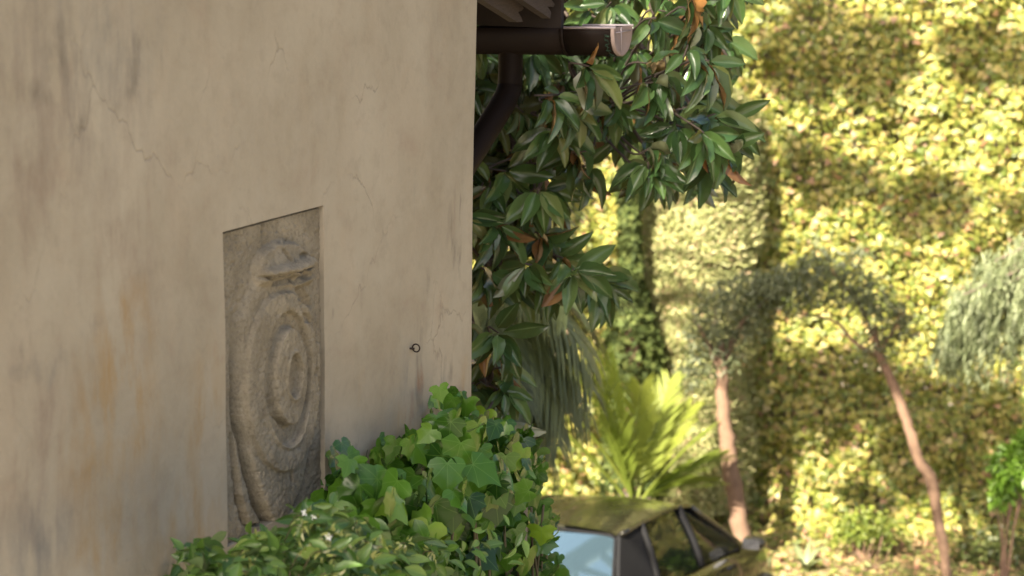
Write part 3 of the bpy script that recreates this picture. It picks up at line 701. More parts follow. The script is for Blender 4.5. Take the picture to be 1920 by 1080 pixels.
# the crown above and behind the picture
n = 2600; ctr = np.array([-.1, 9.0, 7.6]); Pc = ctr + rand_dirs(n) * (rng.random(n) ** .4)[:, None] * np.array([2.0, 1.7, 1.5])
Pc = Pc[(Pc[:, 2] > 6.25)]; n = len(Pc)
cloud('upper_crown', Pc, nrmz(rng.normal(size=(n, 3)) + [0, 0, -.6]), nrmz(rng.normal(size=(n, 3)) * .6 + [0, -.3, .9]), rng.uniform(.12, .18, n), rng.uniform(.05, .07, n), leaf_template(4, 2, mt, .3, .15), MAG, mag)

# ================================================================== IVY-COVERED WALL behind
WY = 19.4
BIVY = leaf_mat('wall_ivy_leaf', [(0, (.085, .12, .018)), (.25, (.175, .195, .034)), (.6, (.275, .270, .055)), (.85, (.36, .315, .075)), (.94, (.42, .34, .14)), (.97, (.33, .20, .10)), (1, (.19, .10, .05))], None, .3, .5)
bw = thing('ivy_covered_wall', (4, WY, 0), 'tall garden wall wholly covered in sunlit yellow-green ivy', 'wall')
mobj('wall', *box((2, WY + .95, 4.4), (15, 0, 0), (0, .3, 0), (0, 0, 4.6)), RUB, bw, smooth=False)
def ivy_surf(x, z):
    b = .30 * noise2(x * .8, z * .8, 31, 3) + .17 * noise2(x * 2.3, z * 1.9, 33, 3)
    return WY - .1 - b - .9 * np.exp(-z / .35) * .6
n = 95000
x = np.concatenate([rng.uniform(-1, 8.5, 70000), rng.uniform(-9, 16, n - 70000)]); z = np.concatenate([rng.uniform(0, 6.2, 70000), rng.uniform(0, 8.8, n - 70000)])
keep = (z < 6.2) | (rng.random(n) < .9); x, z = x[keep], z[keep]; n = len(x)
y = ivy_surf(x, z) + rng.uniform(0, .14, n) + .25 * np.clip(-.30 - noise2(x * 1.7 + 4, z * 1.4, 61, 3), 0, 1)
e = .05; gx_ = (ivy_surf(x + e, z) - ivy_surf(x - e, z)) / (2 * e); gz_ = (ivy_surf(x, z + e) - ivy_surf(x, z - e)) / (2 * e)
Nn = nrmz(np.stack([gx_, -np.ones(n), gz_ + .45], 1) + rng.normal(size=(n, 3)) * .38)
An = nrmz(rng.normal(size=(n, 3)) * np.array([.7, .3, .4]) + np.array([0, -.2, -.7]))
bl = (np.array([(0, .05, 0), (.42, -.05, -.02), (.5, .25, -.05), (.25, .55, -.03), (0, 1, -.12), (-.25, .55, -.03), (-.5, .25, -.05), (-.42, -.05, -.02), (0, .35, .05)]), [(8, i, (i + 1) % 8) for i in range(8)], np.zeros((9, 2)))
sz = .035 + .06 * rng.random(n) ** 1.4 + .012 * noise2(x * .9, z * .9, 19, 2)
cloud('ivy_leaves', np.stack([x, y, z], 1), An, Nn, sz, sz, bl, BIVY, bw, rnd=np.clip(rng.random(n) * .85 + .10 * noise2(x * 1.2, z * 1.2, 77, 2) + rng.random(n) ** 8 * .2, 0, .999))

# ================================================================== trees and plants of the lower garden
def blob_leaves(blobs, per, noise=.25):
    P = []; 
    for (c, r, k) in blobs:
        n = int(per * k); d = rand_dirs(n) * (rng.random(n) ** .45)[:, None]; P.append(np.array(c) + d * np.array(r) )
    return np.concatenate(P)
SIMPLE = leaf_template(2, 2, lambda t: math.sin(math.pi * (.1 + .85 * t)), .2, .1)
OLV = leaf_mat('olive_leaf', [(0, (.05, .068, .025)), (.5, (.085, .105, .042)), (1, (.15, .165, .08))], [(0, (.12, .14, .08)), (1, (.16, .18, .11))], .15, .5)
TRUNK = simple_mat('pinkish_bark', (.17, .105, .068), .9, 0, .4, 16, .6)
def px_tree(name, label, trunk_px, widths, depth, crowns, limbs, per, leaf_len, lmat, group=None, bark=TRUNK, cat='tree', elong=.28, down=-.2):
    base = at(*trunk_px[0], depth); g = Vector((base.x, base.y, 0))
    t = thing(name, g, label, cat, group)
    pts = [at(u, v, depth + .0) for u, v in trunk_px]
    if pts[0].z > 0: pts = [Vector((pts[0].x, depth, -.05))] + pts; widths = [widths[0] * 1.1] + widths
    cp = curve_pts(pts, 6); rad = np.interp(np.linspace(0, 1, len(cp)), np.linspace(0, 1, len(widths)), widths) * depth / F / 2
    cp = [p + Vector((random.gauss(0, .006), 0, 0)) for p in cp]
    mobj('trunk', *tube(cp, [float(r) * random.uniform(.93, 1.07) for r in rad], 10), bark, t)
    for lp, wd, dy in limbs:
        q = [at(u, v, depth + dy * i / max(1, len(lp) - 1)) for i, (u, v) in enumerate(lp)]; cq = curve_pts(q, 5)
        mobj('branch', *tube(cq, [wd * depth / F / 2 * (1 - .7 * i / (len(cq) - 1)) for i in range(len(cq))], 7), bark, t)
    bl_ = []
    for (u, v, ru, rv, dy) in crowns:
        c = at(u, v, depth + dy); bl_.append((tuple(c), (ru * depth / F, ru * depth / F * .9, rv * depth / F), ru * rv / 2500.))
    Pn = blob_leaves(bl_, per); n = len(Pn)
    cloud('crown', Pn, nrmz(rng.normal(size=(n, 3)) * .8 + [0, 0, down]), nrmz(rng.normal(size=(n, 3)) * .8 + [0, -.2, .7]), rng.uniform(.7, 1.2, n) * leaf_len, rng.uniform(.7, 1.2, n) * leaf_len * elong, SIMPLE, lmat, t, kind=None)
    return t
px_tree('olive_tree', 'small leaning tree with thick pinkish trunk and grey-green crown behind the car', [(1392, 1030), (1384, 960), (1368, 860), (1357, 780), (1352, 700), (1350, 640)], [38, 36, 33, 29, 26, 18], 17.9,
        [(1370, 560, 62, 40, 0), (1320, 620, 45, 60, -.1), (1400, 610, 55, 40, .1), (1440, 560, 55, 45, .1), (1300, 700, 40, 36, 0), (1350, 660, 45, 55, 0), (1480, 520, 40, 32, .1), (1420, 530, 50, 30, -.1)],
        [([(1352, 700), (1330, 650), (1310, 610)], 16, -.2), ([(1352, 690), (1390, 610), (1440, 560)], 18, .2)], 420, .075, OLV, 'small trees before the ivy wall')
px_tree('olive_tree', 'slender crooked tree with bare curving trunk and thin drooping crown before the ivy wall', [(1775, 1085), (1766, 1010), (1752, 930), (1744, 895), (1722, 860), (1700, 790), (1672, 715), (1645, 655), (1640, 610)], [20, 20, 22, 25, 21, 20, 18, 14, 9], 17.65,
        [(1540, 500, 60, 36, .1), (1600, 530, 55, 45, 0), (1650, 580, 45, 50, -.1), (1690, 610, 30, 55, 0), (1560, 560, 60, 32, .1), (1640, 650, 40, 40, 0), (1500, 560, 45, 45, .1), (1610, 480, 30, 18, 0), (1470, 530, 45, 34, 0), (1520, 520, 45, 34, 0), (1620, 560, 45, 40, 0)],
        [([(1650, 670), (1600, 640), (1570, 605), (1520, 592), (1480, 590)], 9, .2), ([(1642, 640), (1610, 570), (1560, 510)], 10, .1), ([(1650, 660), (1680, 610), (1700, 580)], 8, -.1)], 360, .07, OLV, 'small trees before the ivy wall')
# clipped pale column of foliage and the dark creeper-clad trunk beside it
PALE = leaf_mat('pale_needle', [(0, (.18, .20, .07)), (.5, (.28, .29, .11)), (.85, (.36, .34, .16)), (1, (.38, .27, .16))], None, .2, .6)
CY = 19.2; colm = thing('columnar_shrub', (at(1310, 800, CY).x, CY, 0), 'pale green clipped column of fine foliage beside the dark trunk', 'shrub')
cx = at(1312, 500, CY).x; n = 46000
zz = rng.uniform(.3, 4.75, n); a = rng.uniform(0, 2 * math.pi, n); rr = (.60 + .10 * noise2(a * 1.3, zz * 2.2, 55, 3)) * np.where(zz > 4.2, np.sqrt(np.clip(1 - ((zz - 4.2) / .58) ** 2, 0.02, 1)), 1) * (1 - .10 * rng.random(n) ** 2)
Pn = np.stack([cx + rr * np.cos(a), CY + .8 * rr * np.sin(a), zz], 1); out = np.stack([np.cos(a), np.sin(a), np.full(n, .4)], 1)
cloud('crown', Pn, nrmz(rng.normal(size=(n, 3)) * .6 + [0, 0, .7]), nrmz(out + rng.normal(size=(n, 3)) * .3), rng.uniform(.05, .09, n), rng.uniform(.02, .034, n), SIMPLE, PALE, colm, kind=None)
mobj('trunk', *tube([(cx, CY, -.05), (cx, CY, 2.4)], [.12, .05], 8), BARK, colm)
DIVY = leaf_mat('dark_ivy_leaf', [(0, (.030, .045, .012)), (.6, (.055, .075, .018)), (1, (.09, .11, .03))], None, .15, .75, spec=.2)
td = thing('creeper_clad_trunk', (at(1183, 900, 18.75).x, 18.75, 0), 'straight dark trunk wrapped in green creeper behind the strap-leaved plant', 'tree')
tp = [Vector((at(1183, 900, 18.75).x, 18.75, -.05)), at(1186, 700, 18.75), at(1184, 500, 18.75), at(1180, 300, 18.75), at(1176, 60, 18.75)]; cp = curve_pts(tp, 8)
mobj('trunk', *tube(cp, [.085 - .03 * i / len(cp) for i in range(len(cp))], 10), TRUNK, td)
n = 7000; ts = rng.random(n); idx = ts * (len(cp) - 1); cpn = np.array([tuple(p) for p in cp]); i0 = np.clip(idx.astype(int), 0, len(cp) - 2); fr = (idx - i0)[:, None]
ce = cpn[i0] * (1 - fr) + cpn[i0 + 1] * fr; a = rng.uniform(0, 2 * math.pi, n); rr = .07 + .04 * noise2(a * 1.2, ce[:, 2] * 3, 5, 2) + .20 * sst(2.9, 2.0, ce[:, 2]) + .04 * rng.random(n)
out = np.stack([np.cos(a), np.sin(a), np.full(n, .2)], 1)
cloud('creeper', ce + out * rr[:, None], nrmz(rng.normal(size=(n, 3)) * .6 + [0, 0, -.7]), nrmz(out + rng.normal(size=(n, 3)) * .4), rng.uniform(.05, .09, n), rng.uniform(.05, .08, n), bl, DIVY, td, kind=None)

# palms and strap-leaved plant
def frond(base, d, ln, droop, n, lf, wd, ang, ldroop, up=Vector((0, 0, 1)), rw=.012, cutoff=.12):
    """rachis with leaflets: returns (verts, faces)"""
    V = []; Fc = []; p = Vector(base); d = Vector(d).normalized(); pts = [p.copy()]; K = 18; dirs = [d.copy()]
    for k in range(K):
        d = (d + Vector((0, 0, -droop / K))).normalized(); p = p + d * (ln / K); pts.append(p.copy()); dirs.append(d.copy())
    tv, tf = tube(pts, [rw * (1 - .8 * i / K) for i in range(K + 1)], 5); V += tv; Fc += tf
    for i in range(n):
        t = cutoff + (1 - cutoff) * (i + .5) / n; f = t * K; k = min(K - 1, int(f)); q = pts[k].lerp(pts[k + 1], f - k); dd = dirs[k]
        side = dd.cross(up); side = side.normalized() if side.length > .05 else Vector((1, 0, 0))
        for sg in (-1, 1):
            a = R(ang) * random.uniform(.85, 1.15); ld = (dd * math.cos(a) + side * (sg * math.sin(a)) + Vector((0, 0, .15))).normalized()
            ll = lf * (math.sin(math.pi * (.12 + .8 * t)) ** .6) * random.uniform(.85, 1.1); w_ = wd * random.uniform(.8, 1.2)
            nrm = ld.cross(side * sg).normalized(); wv = ld.cross(nrm if nrm.length > .1 else up).normalized(); 
            wv = (dd - ld * dd.dot(ld)).normalized() if (dd - ld * dd.dot(ld)).length > .1 else wv
            b = len(V); c = q.copy(); e = ld.copy(); SEG = 4
            for s_ in range(SEG + 1):
                ww = w_ * (.55 + .45 * math.sin(math.pi * s_ / SEG)) * (1 if s_ < SEG else .08)
                V += [c - wv * ww * .5, c + wv * ww * .5]
                e = (e + Vector((0, 0, -ldroop / SEG))).normalized(); c = c + e * (ll / SEG)
            for s_ in range(SEG): Fc.append((b + 2 * s_, b + 2 * s_ + 1, b + 2 * s_ + 3, b + 2 * s_ + 2))
    return V, Fc
PALM = leaf_mat('palm_leaflet', [(0, (.075, .095, .035)), (.5, (.13, .155, .055)), (1, (.21, .23, .09))], None, .2, .45)
PY = 11.0; pb = at(918, 600, PY); palm = thing('drooping_palm', (pb.x - .12, PY, 0), 'shaded grey-green palm with long drooping narrow leaflets beside the ivy', 'palm')
mobj('trunk', *tube([(pb.x - .12, PY, -.05), (pb.x - .14, PY, 2.), (pb.x - .12, PY, pb.z)], [.13, .11, .09], 12), BARK, palm)
for k in range(40):
    az = random.uniform(-2.4, 1.1); el = random.uniform(-.35, 1.0)
    dr = Vector((math.cos(az) * math.cos(el), math.sin(az) * math.cos(el), math.sin(el)))
    if k < 26: dr = Vector((random.uniform(.35, 1), random.uniform(-.7, .3), random.uniform(-.9, .8))).normalized()
    V, Fc = frond((pb.x - .1, PY, pb.z + random.uniform(-.1, .25)), dr, random.uniform(.6, 1.05), random.uniform(1.0, 2.0), 34, random.uniform(.36, .56), .015, 36, random.uniform(1.2, 2.0))
    mobj('frond', V, Fc, PALM, palm)
CYC = leaf_mat('strap_leaf', [(0, (.11, .15, .022)), (.5, (.17, .215, .034)), (1, (.24, .27, .05))], None, .45, .4)
cb = at(1190, 930, 17.3); cyc = thing('strap_leaved_plant', (cb.x, 17.3, 0), 'sunlit yellow-green plant with long upright strap fronds behind the car roof', 'plant')
mobj('trunk', *tube([(cb.x, 17.3, -.05), (cb.x, 17.3, cb.z)], [.22, .16], 10), BARK, cyc)
tips = [(1075, 690), (1095, 655), (1122, 665), (1150, 690), (1060, 760), (1250, 730), (1285, 775), (1318, 815), (1345, 860), (1335, 905), (1200, 740), (1040, 800)]
for i, (u, v) in enumerate(tips):
    tip = at(u, v, 17.3 + random.uniform(-.55, .35)); b = Vector((cb.x + random.uniform(-.08, .08), 17.3 + random.uniform(-.08, .08), cb.z - .05)); dv = tip - b
    V, Fc = frond(b, dv.normalized() + Vector((0, 0, .25)), dv.length * 1.08, .45, 21, .40, .032, 31, .35, rw=.018)
    mobj('frond', V, Fc, CYC, cyc)
# weeping conifer reaching in from the right, bright shrub below it
WEEP = leaf_mat('weeping_spray', [(0, (.12, .15, .07)), (.6, (.19, .22, .11)), (1, (.25, .28, .16))], None, .25, .55)
wc = thing('weeping_conifer', (6.2, 16.6, 0), 'pale green weeping conifer with hanging sprays beside the slender crooked tree', 'tree')
mobj('trunk', *tube(curve_pts([(6.4, 16.6, -.05), (6.35, 16.6, 2.), (6.2, 16.5, 5.)], 5), [.14] * 5 + [.1] * 6, 10), BARK, wc)
P = []; A = []
for k in range(46):
    u = random.uniform(1800, 2080); top = 445 + max(0, 1930 - u) * .75 + random.uniform(-10, 45); y = 16.4 + random.uniform(-.5, .4)
    a = at(u, top, y); root_ = Vector((6.3, 16.55, min(4.9, a.z + .5))); st_ = curve_pts([root_, (root_ + a) * .5 + Vector((0, 0, .18)), a], 6)
    mobj('branch', *tube(st_, [.02 - .014 * i / (len(st_) - 1) for i in range(len(st_))], 5), BARK, wc)
    hang = random.uniform(.5, 1.3) * (1 if u > 1850 else .6)
    for j in range(9):
        q = a + Vector((random.gauss(0, .07), random.gauss(0, .07), random.uniform(-.05, .1))); sw = Vector((random.gauss(-.18, .12), random.gauss(0, .1), 0))
        for t in np.linspace(0, 1, 26):
            P.append(q + sw * t * hang + Vector((random.gauss(0, .012), random.gauss(0, .012), -t * hang))); A.append(Vector((random.gauss(-.1, .35), random.gauss(0, .35), -1)))
n = len(P); cloud('crown', P, A, rand_dirs(n) + [0, -.4, .3], rng.uniform(.06, .11, n), rng.uniform(.012, .022, n), SIMPLE, WEEP, wc, kind=None)
BRT = leaf_mat('bright_leaf', [(0, (.10, .20, .02)), (1, (.18, .30, .04))], None, .35, .35)
def shrub(name, label, blobs, depth, per, ln, wd, mat, cat='shrub', twigs=6):
    b = at(blobs[0][0], blobs[0][1], depth); t = thing(name, (b.x, depth, 0), label, cat)
    bl_ = [(tuple(at(u, v, depth)), (ru * depth / F, ru * depth / F * .8, rv * depth / F), ru * rv / 2500.) for u, v, ru, rv in blobs]
    Pn = blob_leaves(bl_, per); Pn = Pn[Pn[:, 2] > .02]; n = len(Pn)
    cloud('crown', Pn, nrmz(rng.normal(size=(n, 3)) * .7 + [0, -.2, -.4]), nrmz(rng.normal(size=(n, 3)) * .5 + [0, -.4, .8]), rng.uniform(.7, 1.2, n) * ln, rng.uniform(.7, 1.2, n) * wd, SIMPLE, mat, t, kind=None)
    for k in range(twigs):
        c = bl_[k % len(bl_)][0]; q = curve_pts([(b.x + random.uniform(-.05, .05), depth, -.03), ((b.x + c[0]) / 2, depth, c[2] * .5), (c[0] + random.uniform(-.1, .1), c[1], c[2])], 4)
        mobj('stem', *tube(q, [.016 - .01 * i / (len(q) - 1) for i in range(len(q))], 6), TRUNK, t)
    return t
shrub('bright_shrub', 'bright green leafy shrub standing under the weeping conifer', [(1895, 880, 45, 60), (1925, 850, 40, 60), (1880, 920, 25, 40)], 17.2, 330, .10, .05, BRT)
shrub('low_shrub', 'round yellow-green shrub at the foot of the ivy wall', [(1625, 985, 60, 40), (1590, 1000, 40, 30), (1660, 1000, 40, 28)], 18.2, 420, .06, .035, leaf_mat('yellow_shrub_leaf', [(0, (.10, .14, .02)), (1, (.20, .23, .04))], None, .3, .5))
shrub('low_shrub', 'dull green shrub at the ivy wall foot beside the slender crooked trunk', [(1880, 1020, 60, 40), (1820, 1035, 40, 30)], 18.1, 380, .07, .04, leaf_mat('dull_shrub_leaf', [(0, (.05, .07, .02)), (1, (.11, .13, .035))], None, .25, .5))
sp = on_ground(1510, 1072); spk = thing('spiky_plant', sp, 'small pale spiky plant with arching strap leaves near the car bonnet', 'plant')
for k in range(12):
    az = random.uniform(0, 6.28); l = random.uniform(.28, .5); d_ = Vector((math.cos(az) * .5, math.sin(az) * .5, 1)).normalized(); V = []; Fc = []; p = sp.copy(); sd = d_.cross(Vector((0, 0, 1))).normalized()
    for i in range(7):
        ww = .03 * (1 - (i / 6) ** 2 * .95); V += [p - sd * ww, p + sd * ww]; p = p + d_ * (l / 6); d_ = (d_ + Vector((math.cos(az) * .10, math.sin(az) * .10, -.22))).normalized()
    mobj('leaf', V, [(2 * i, 2 * i + 1, 2 * i + 3, 2 * i + 2) for i in range(6)], WEEP, spk)
dt = on_ground(1630, 1070); dry = thing('dry_twigs', dt, 'bare dry pinkish twigs rising below the round yellow-green shrub', 'twigs')
for (u, v) in ((1600, 1035), (1622, 1015), (1640, 1010), (1655, 1005), (1668, 1030), (1612, 1050)):
    q = curve_pts([dt + Vector((random.uniform(-.05, .05), 0, -.02)), (dt + at(u, v, dt.y)) * .5 + Vector((random.uniform(-.06, .06), 0, 0)), at(u, v, dt.y)], 4); mobj('twig', *tube(q, [.014 - .009 * i / (len(q) - 1) for i in range(len(q))], 6), TRUNK, dry)
# ground cover under the ivy wall
n = 9000; x = rng.uniform(-1, 8, n); y = 18.9 - rng.random(n) ** 1.6 * 2.4; gz = rng.uniform(.01, .10, n)
GC = leaf_mat('ground_cover_leaf', [(0, (.10, .13, .025)), (.4, (.20, .21, .05)), (.7, (.30, .22, .10)), (.9, (.34, .20, .11)), (1, (.30, .12, .10))], None, .2, .6)
gc = cloud('ground_cover', np.stack([x, y, gz], 1), nrmz(rng.normal(size=(n, 3)) * [1, 1, .4]), nrmz(rng.normal(size=(n, 3)) * .5 + [0, -.2, 1]), rng.uniform(.04, .09, n), rng.uniform(.03, .06, n), SIMPLE, GC, None)
tag(gc, 'low leafy ground cover and fallen leaves before the ivy wall', 'ground cover', kind='stuff')
PNKM = simple_mat('pink_petal', (.55, .22, .30), .6, 0, .2, 30, 0)

# ================================================================== CAR
PAINT = NT('dark_olive_paint'); PAINT.base((.030, .027, .018)); PAINT.b.inputs['Roughness'].default_value = .22; PAINT.b.inputs['Metallic'].default_value = .55
PAINT.b.inputs['Coat Weight'].default_value = .8; PAINT.b.inputs['Coat Roughness'].default_value = .05
tc = PAINT.add('TexCoord').outputs['Object']; PAINT.L(PAINT.ramp(PAINT.noise(tc, 4., 5), [(.35, .18), (.7, .34)]), PAINT.b.inputs['Roughness']); PAINT = PAINT.m
def glass(name, tint, tr, ior=1.5):
    m = NT(name); m.b.inputs['Base Color'].default_value = (.01, .012, .012, 1); m.b.inputs['Roughness'].default_value = .03; m.b.inputs['IOR'].default_value = ior
    if ior > 2: m.b.inputs['Specular Tint'].default_value = (.55, .82, 1.0, 1); m.b.inputs['Base Color'].default_value = (.03, .05, .065, 1)  # blue sky reflection put into the rear glass tint and base colour
    t = m.add('BsdfTransparent'); t.inputs[0].default_value = (*tint, 1); mx = m.add('MixShader'); lw = m.add('LayerWeight'); lw.inputs[0].default_value = .35
    m.L(m.math('ADD', m.math('MULTIPLY', lw.outputs['Fresnel'], .9), 1 - tr, clamp=True), mx.inputs[0]); m.L(t.outputs[0], mx.inputs[1]); m.L(m.b.outputs[0], mx.inputs[2]); m.L(mx.outputs[0], m.out.inputs[0]); return m.m
GLASS = glass('side_glass', (.62, .70, .60), .62, 1.9); RGLASS = glass('rear_glass', (.3, .34, .36), .15, 2.6)
RUBB = simple_mat('black_rubber', (.012, .012, .012), .6, 0, .3, 20, .1); TRIM = simple_mat('black_trim', (.010, .010, .011), .75, 0, .2, 20, .05, .15)
SEATM = simple_mat('grey_seat_cloth', (.06, .06, .065), .95, 0, .2, 40, .1); CHR = simple_mat('bright_metal', (.6, .6, .6), .2, 1., .1, 20, 0)
RED = simple_mat('red_lens', (.35, .02, .015), .2, 0, .2, 20, 0); CLR = simple_mat('clear_lens', (.5, .5, .5), .15, 0, .1, 20, 0)
CA = R(63); CPI, CRO = R(7), R(5)       # the drive slopes down away from the house
CF = Vector((math.cos(CA) * math.cos(CPI), math.sin(CA) * math.cos(CPI), -math.sin(CPI)))
_l = Vector((-math.sin(CA), math.cos(CA), 0)); CLft = (_l * math.cos(CRO) - Vector((0, 0, math.sin(CRO)))).normalized(); CUP = CF.cross(CLft).normalized()
RR = Vector((-1.42, -.575, 1.385))      # rear right roof corner in car space
pc = on_ground(1165, 1001, HC - 4.63); CO = pc - CF * RR.x - CLft * RR.y - CUP * RR.z
def K(x, y, z): return CO + CF * x + CLft * y + CUP * z
dq = box(K(0, 0, -.3), CF * 4.2, CLft * 1.6, CUP * .298); tag(mobj('drive', *dq, GRAVEL, smooth=False), kind='structure')
car = thing('parked_car', CO, 'dark olive hatchback car parked below the house, seen from its rear right', 'car')
# body: sections along the length; each a half outline from sill to belt
st_x = [-1.98, -1.93, -1.75, -1.3, -.6, 0, .5, .95, 1.35, 1.7, 1.92, 2.0]
hw = [.60, .72, .80, .835, .845, .845, .84, .83, .80, .74, .62, .45]; belt = [.74, .88, .93, .95, .955, .95, .93, .90, .85, .78, .68, .55]; sill = [.42, .30, .24, .2, .19, .19, .19, .2, .22, .25, .3, .36]
V = []; Fc = []; prof = [(0, .0), (.55, .0), (.93, .03), (1.0, .22), (1.0, .5), (.985, .75), (.955, .93), (.90, .985), (.80, 1.0), (0, 1.02)]
for i, x in enumerate(st_x):
    half = [(hw[i] * a, sill[i] + (belt[i] - sill[i]) * b) for a, b in prof]
    for y, z in [(-y, z) for y, z in half] + [(y, z) for y, z in half[-2:0:-1]]: V.append(K(x, y, z))
k = 2 * len(prof) - 2
for i in range(len(st_x) - 1):
    for j in range(k): Fc.append((i * k + j, i * k + (j + 1) % k, (i + 1) * k + (j + 1) % k, (i + 1) * k + j))
Fc += [tuple(range(k))[::-1], tuple((len(st_x) - 1) * k + j for j in range(k))]
mobj('body', V, Fc, PAINT, car)
# greenhouse lines (right side, y<0): roof rail and belt
rail = [(-1.42, .575, 1.385), (-1.1, .60, 1.425), (-.7, .61, 1.445), (-.35, .605, 1.44), (-.12, .59, 1.415), (.03, .575, 1.38)]
def raily(x): return float(np.interp(x, [r[0] for r in rail], [r[1] for r in rail])), float(np.interp(x, [r[0] for r in rail], [r[2] for r in rail]))
V = []; Fc = []; xs = np.linspace(-1.46, .05, 16); ny = 12
for x in xs:
    ry, rz = raily(x)
    for j in range(ny + 1):
        q = 2 * j / ny - 1; V.append(K(x, q * (ry + .012), rz + .045 * (1 - q * q) - .012 * abs(q) ** 6))
for i in range(len(xs) - 1):
    for j in range(ny): a = i * (ny + 1) + j; Fc.append((a, a + ny + 1, a + ny + 2, a + 1))
roof = mobj('roof', V, Fc, PAINT, car)
def strip(pa, pb, wd, th, mat, name, parent=car):
    """pillar: a slightly flattened tube between two points"""
    return mobj(name, *tube([K(*p) for p in curve_like(pa, pb)], wd, 8), mat, parent)
def curve_like(a, b, n=5):
    a, b = Vector(a), Vector(b); return [a.lerp(b, i / n) + Vector((0, (1 if a.y > 0 else -1) * .018 * math.sin(math.pi * i / n), 0)) for i in range(n + 1)]
for sg in (-1, 1):
    strip((.03, sg * .575, 1.38), (.80, sg * .76, .93), .03, 0, PAINT, 'front_pillar'); strip((-.33, sg * .605, 1.44), (-.28, sg * .80, .95), .035, 0, TRIM, 'centre_pillar')
    strip((-1.10, sg * .60, 1.42), (-1.18, sg * .79, .95), .03, 0, TRIM, 'rear_door_pillar')
    rp = [K(x, sg * (raily(x)[0] + .008), raily(x)[1]) for x in np.linspace(-1.44, .03, 12)]; mobj('roof_rail', *tube(rp, .022, 8), PAINT, car)
    # rear quarter panel
    q = [K(-1.44, sg * .575, 1.385), K(-1.15, sg * .60, 1.42), K(-1.22, sg * .79, .95), K(-1.80, sg * .72, .93)]; mobj('rear_quarter', q + [p - CLft * (sg * .03) for p in q], [(0, 1, 2, 3), (4, 7, 6, 5), (0, 3, 7, 4), (1, 5, 6, 2)], TRIM, car, smooth=False)
    for x0, x1, b0, b1 in ((-1.09, -.35, -1.16, -.31), (-.31, -.01, -.26, .74)):
        V = []; Fc = []; n = 6
        for i in range(n + 1):
            t = i / n; xt = x0 + (x1 - x0) * t; xb = b0 + (b1 - b0) * t; ry, rz = raily(xt)
            for j in range(n + 1):
                s_ = j / n; V.append(K(xb + (xt - xb) * s_, sg * (.80 - .012 * max(0, xb) * 4 + (ry - .80) * s_ + .02 * math.sin(math.pi * s_)), .945 + (rz - .015 - .945) * s_))
        for i in range(n):
            for j in range(n): a = i * (n + 1) + j; Fc.append((a, a + n + 1, a + n + 2, a + 1))
        mobj('side_window', V, Fc, GLASS, car)
    # mirror
    mv = []; mf = []
    for i, (t, r) in enumerate(((0, .35), (.15, .85), (.5, 1.), (.85, .85), (1, .5))):
        for kk in range(12):
            a = 2 * math.pi * kk / 12; mv.append(K(.66 + .09 * r * math.cos(a), sg * (.83 + .20 * t), 1.0 + .065 * r * math.sin(a)))
    for i in range(4):
        for kk in range(12): mf.append((i * 12 + kk, i * 12 + (kk + 1) % 12, (i + 1) * 12 + (kk + 1) % 12, (i + 1) * 12 + kk))
    mf += [tuple(range(12)), tuple(48 + kk for kk in range(12))]
    mi = mobj('door_mirror', mv, mf, PAINT, car)
    mobj('mirror_glass', *box(K(.568, sg * .93, 1.0), CF * .004, CLft * .075, CUP * .045), CHR, mi, smooth=False)
    mobj('headlight', *box(K(1.86, sg * .5, .62), CF * .06, CLft * .12, CUP * .06), CLR, car); mobj('tail_light', *box(K(-1.93, sg * .62, .78), CF * .04, CLft * .08, CUP * .09), RED, car)
    for x in (-.45, .45): mobj('door_handle', *box(K(x - .15, sg * .85, .84), CF * .09, CLft * .012, CUP * .014), TRIM, car)
    for x in (-1.22, 1.25):
        wv = []; wf = []; pr = [(.20, -.10), (.28, -.105), (.305, -.08), (.31, 0), (.305, .08), (.28, .10), (.20, .10)]
        for r, o in pr:
            for kk in range(24): a = 2 * math.pi * kk / 24; wv.append(K(x + r * math.cos(a), sg * (.76 + o), .31 + r * math.sin(a)))
        for i in range(len(pr) - 1):
            for kk in range(24): wf.append((i * 24 + kk, i * 24 + (kk + 1) % 24, (i + 1) * 24 + (kk + 1) % 24, (i + 1) * 24 + kk))
        wh = mobj('wheel', wv, wf, RUBB, car); rv, rf = tube([K(x, sg * .70, .31), K(x, sg * .85, .31)], [.205, .19], 20); mobj('rim', rv, rf, CHR, wh)
def quad_pane(name, c, mat, bulge, axis):
    V = []; Fc = []; n = 6
    for i in range(n + 1):
        for j in range(n + 1):
            a, b = i / n, j / n; p = Vector(c[0]).lerp(Vector(c[1]), a).lerp(Vector(c[3]).lerp(Vector(c[2]), a), b) + Vector(axis) * (bulge * (1 - (2 * a - 1) ** 2)); V.append(K(*p))
    for i in range(n):
        for j in range(n): q = i * (n + 1) + j; Fc.append((q, q + n + 1, q + n + 2, q + 1))
    return mobj(name, V, Fc, mat, car)
quad_pane('rear_window', [(-1.45, .53, 1.365), (-1.45, -.53, 1.365), (-1.83, -.66, .93), (-1.83, .66, .93)], RGLASS, .03, (-1, 0, .4))
quad_pane('windscreen', [(.04, .55, 1.39), (.04, -.55, 1.39), (.84, -.72, .94), (.84, .72, .94)], GLASS, .03, (1, 0, .4))
fr = [K(*p) for p in ((-1.455, 0, 1.395), (-1.45, -.50, 1.372), (-1.465, -.545, 1.35), (-1.84, -.675, .93))]; fl = [K(*p) for p in ((-1.455, 0, 1.395), (-1.45, .50, 1.372), (-1.465, .545, 1.35), (-1.84, .675, .93))]
mobj('rear_seal', *join([tube(fr, .014, 6), tube(fl, .014, 6)]), TRIM, car)
mobj('interior', *box(K(-.3, 0, .90), CF * 1.2, CLft * .74, CUP * .05), SEATM, car, smooth=False)
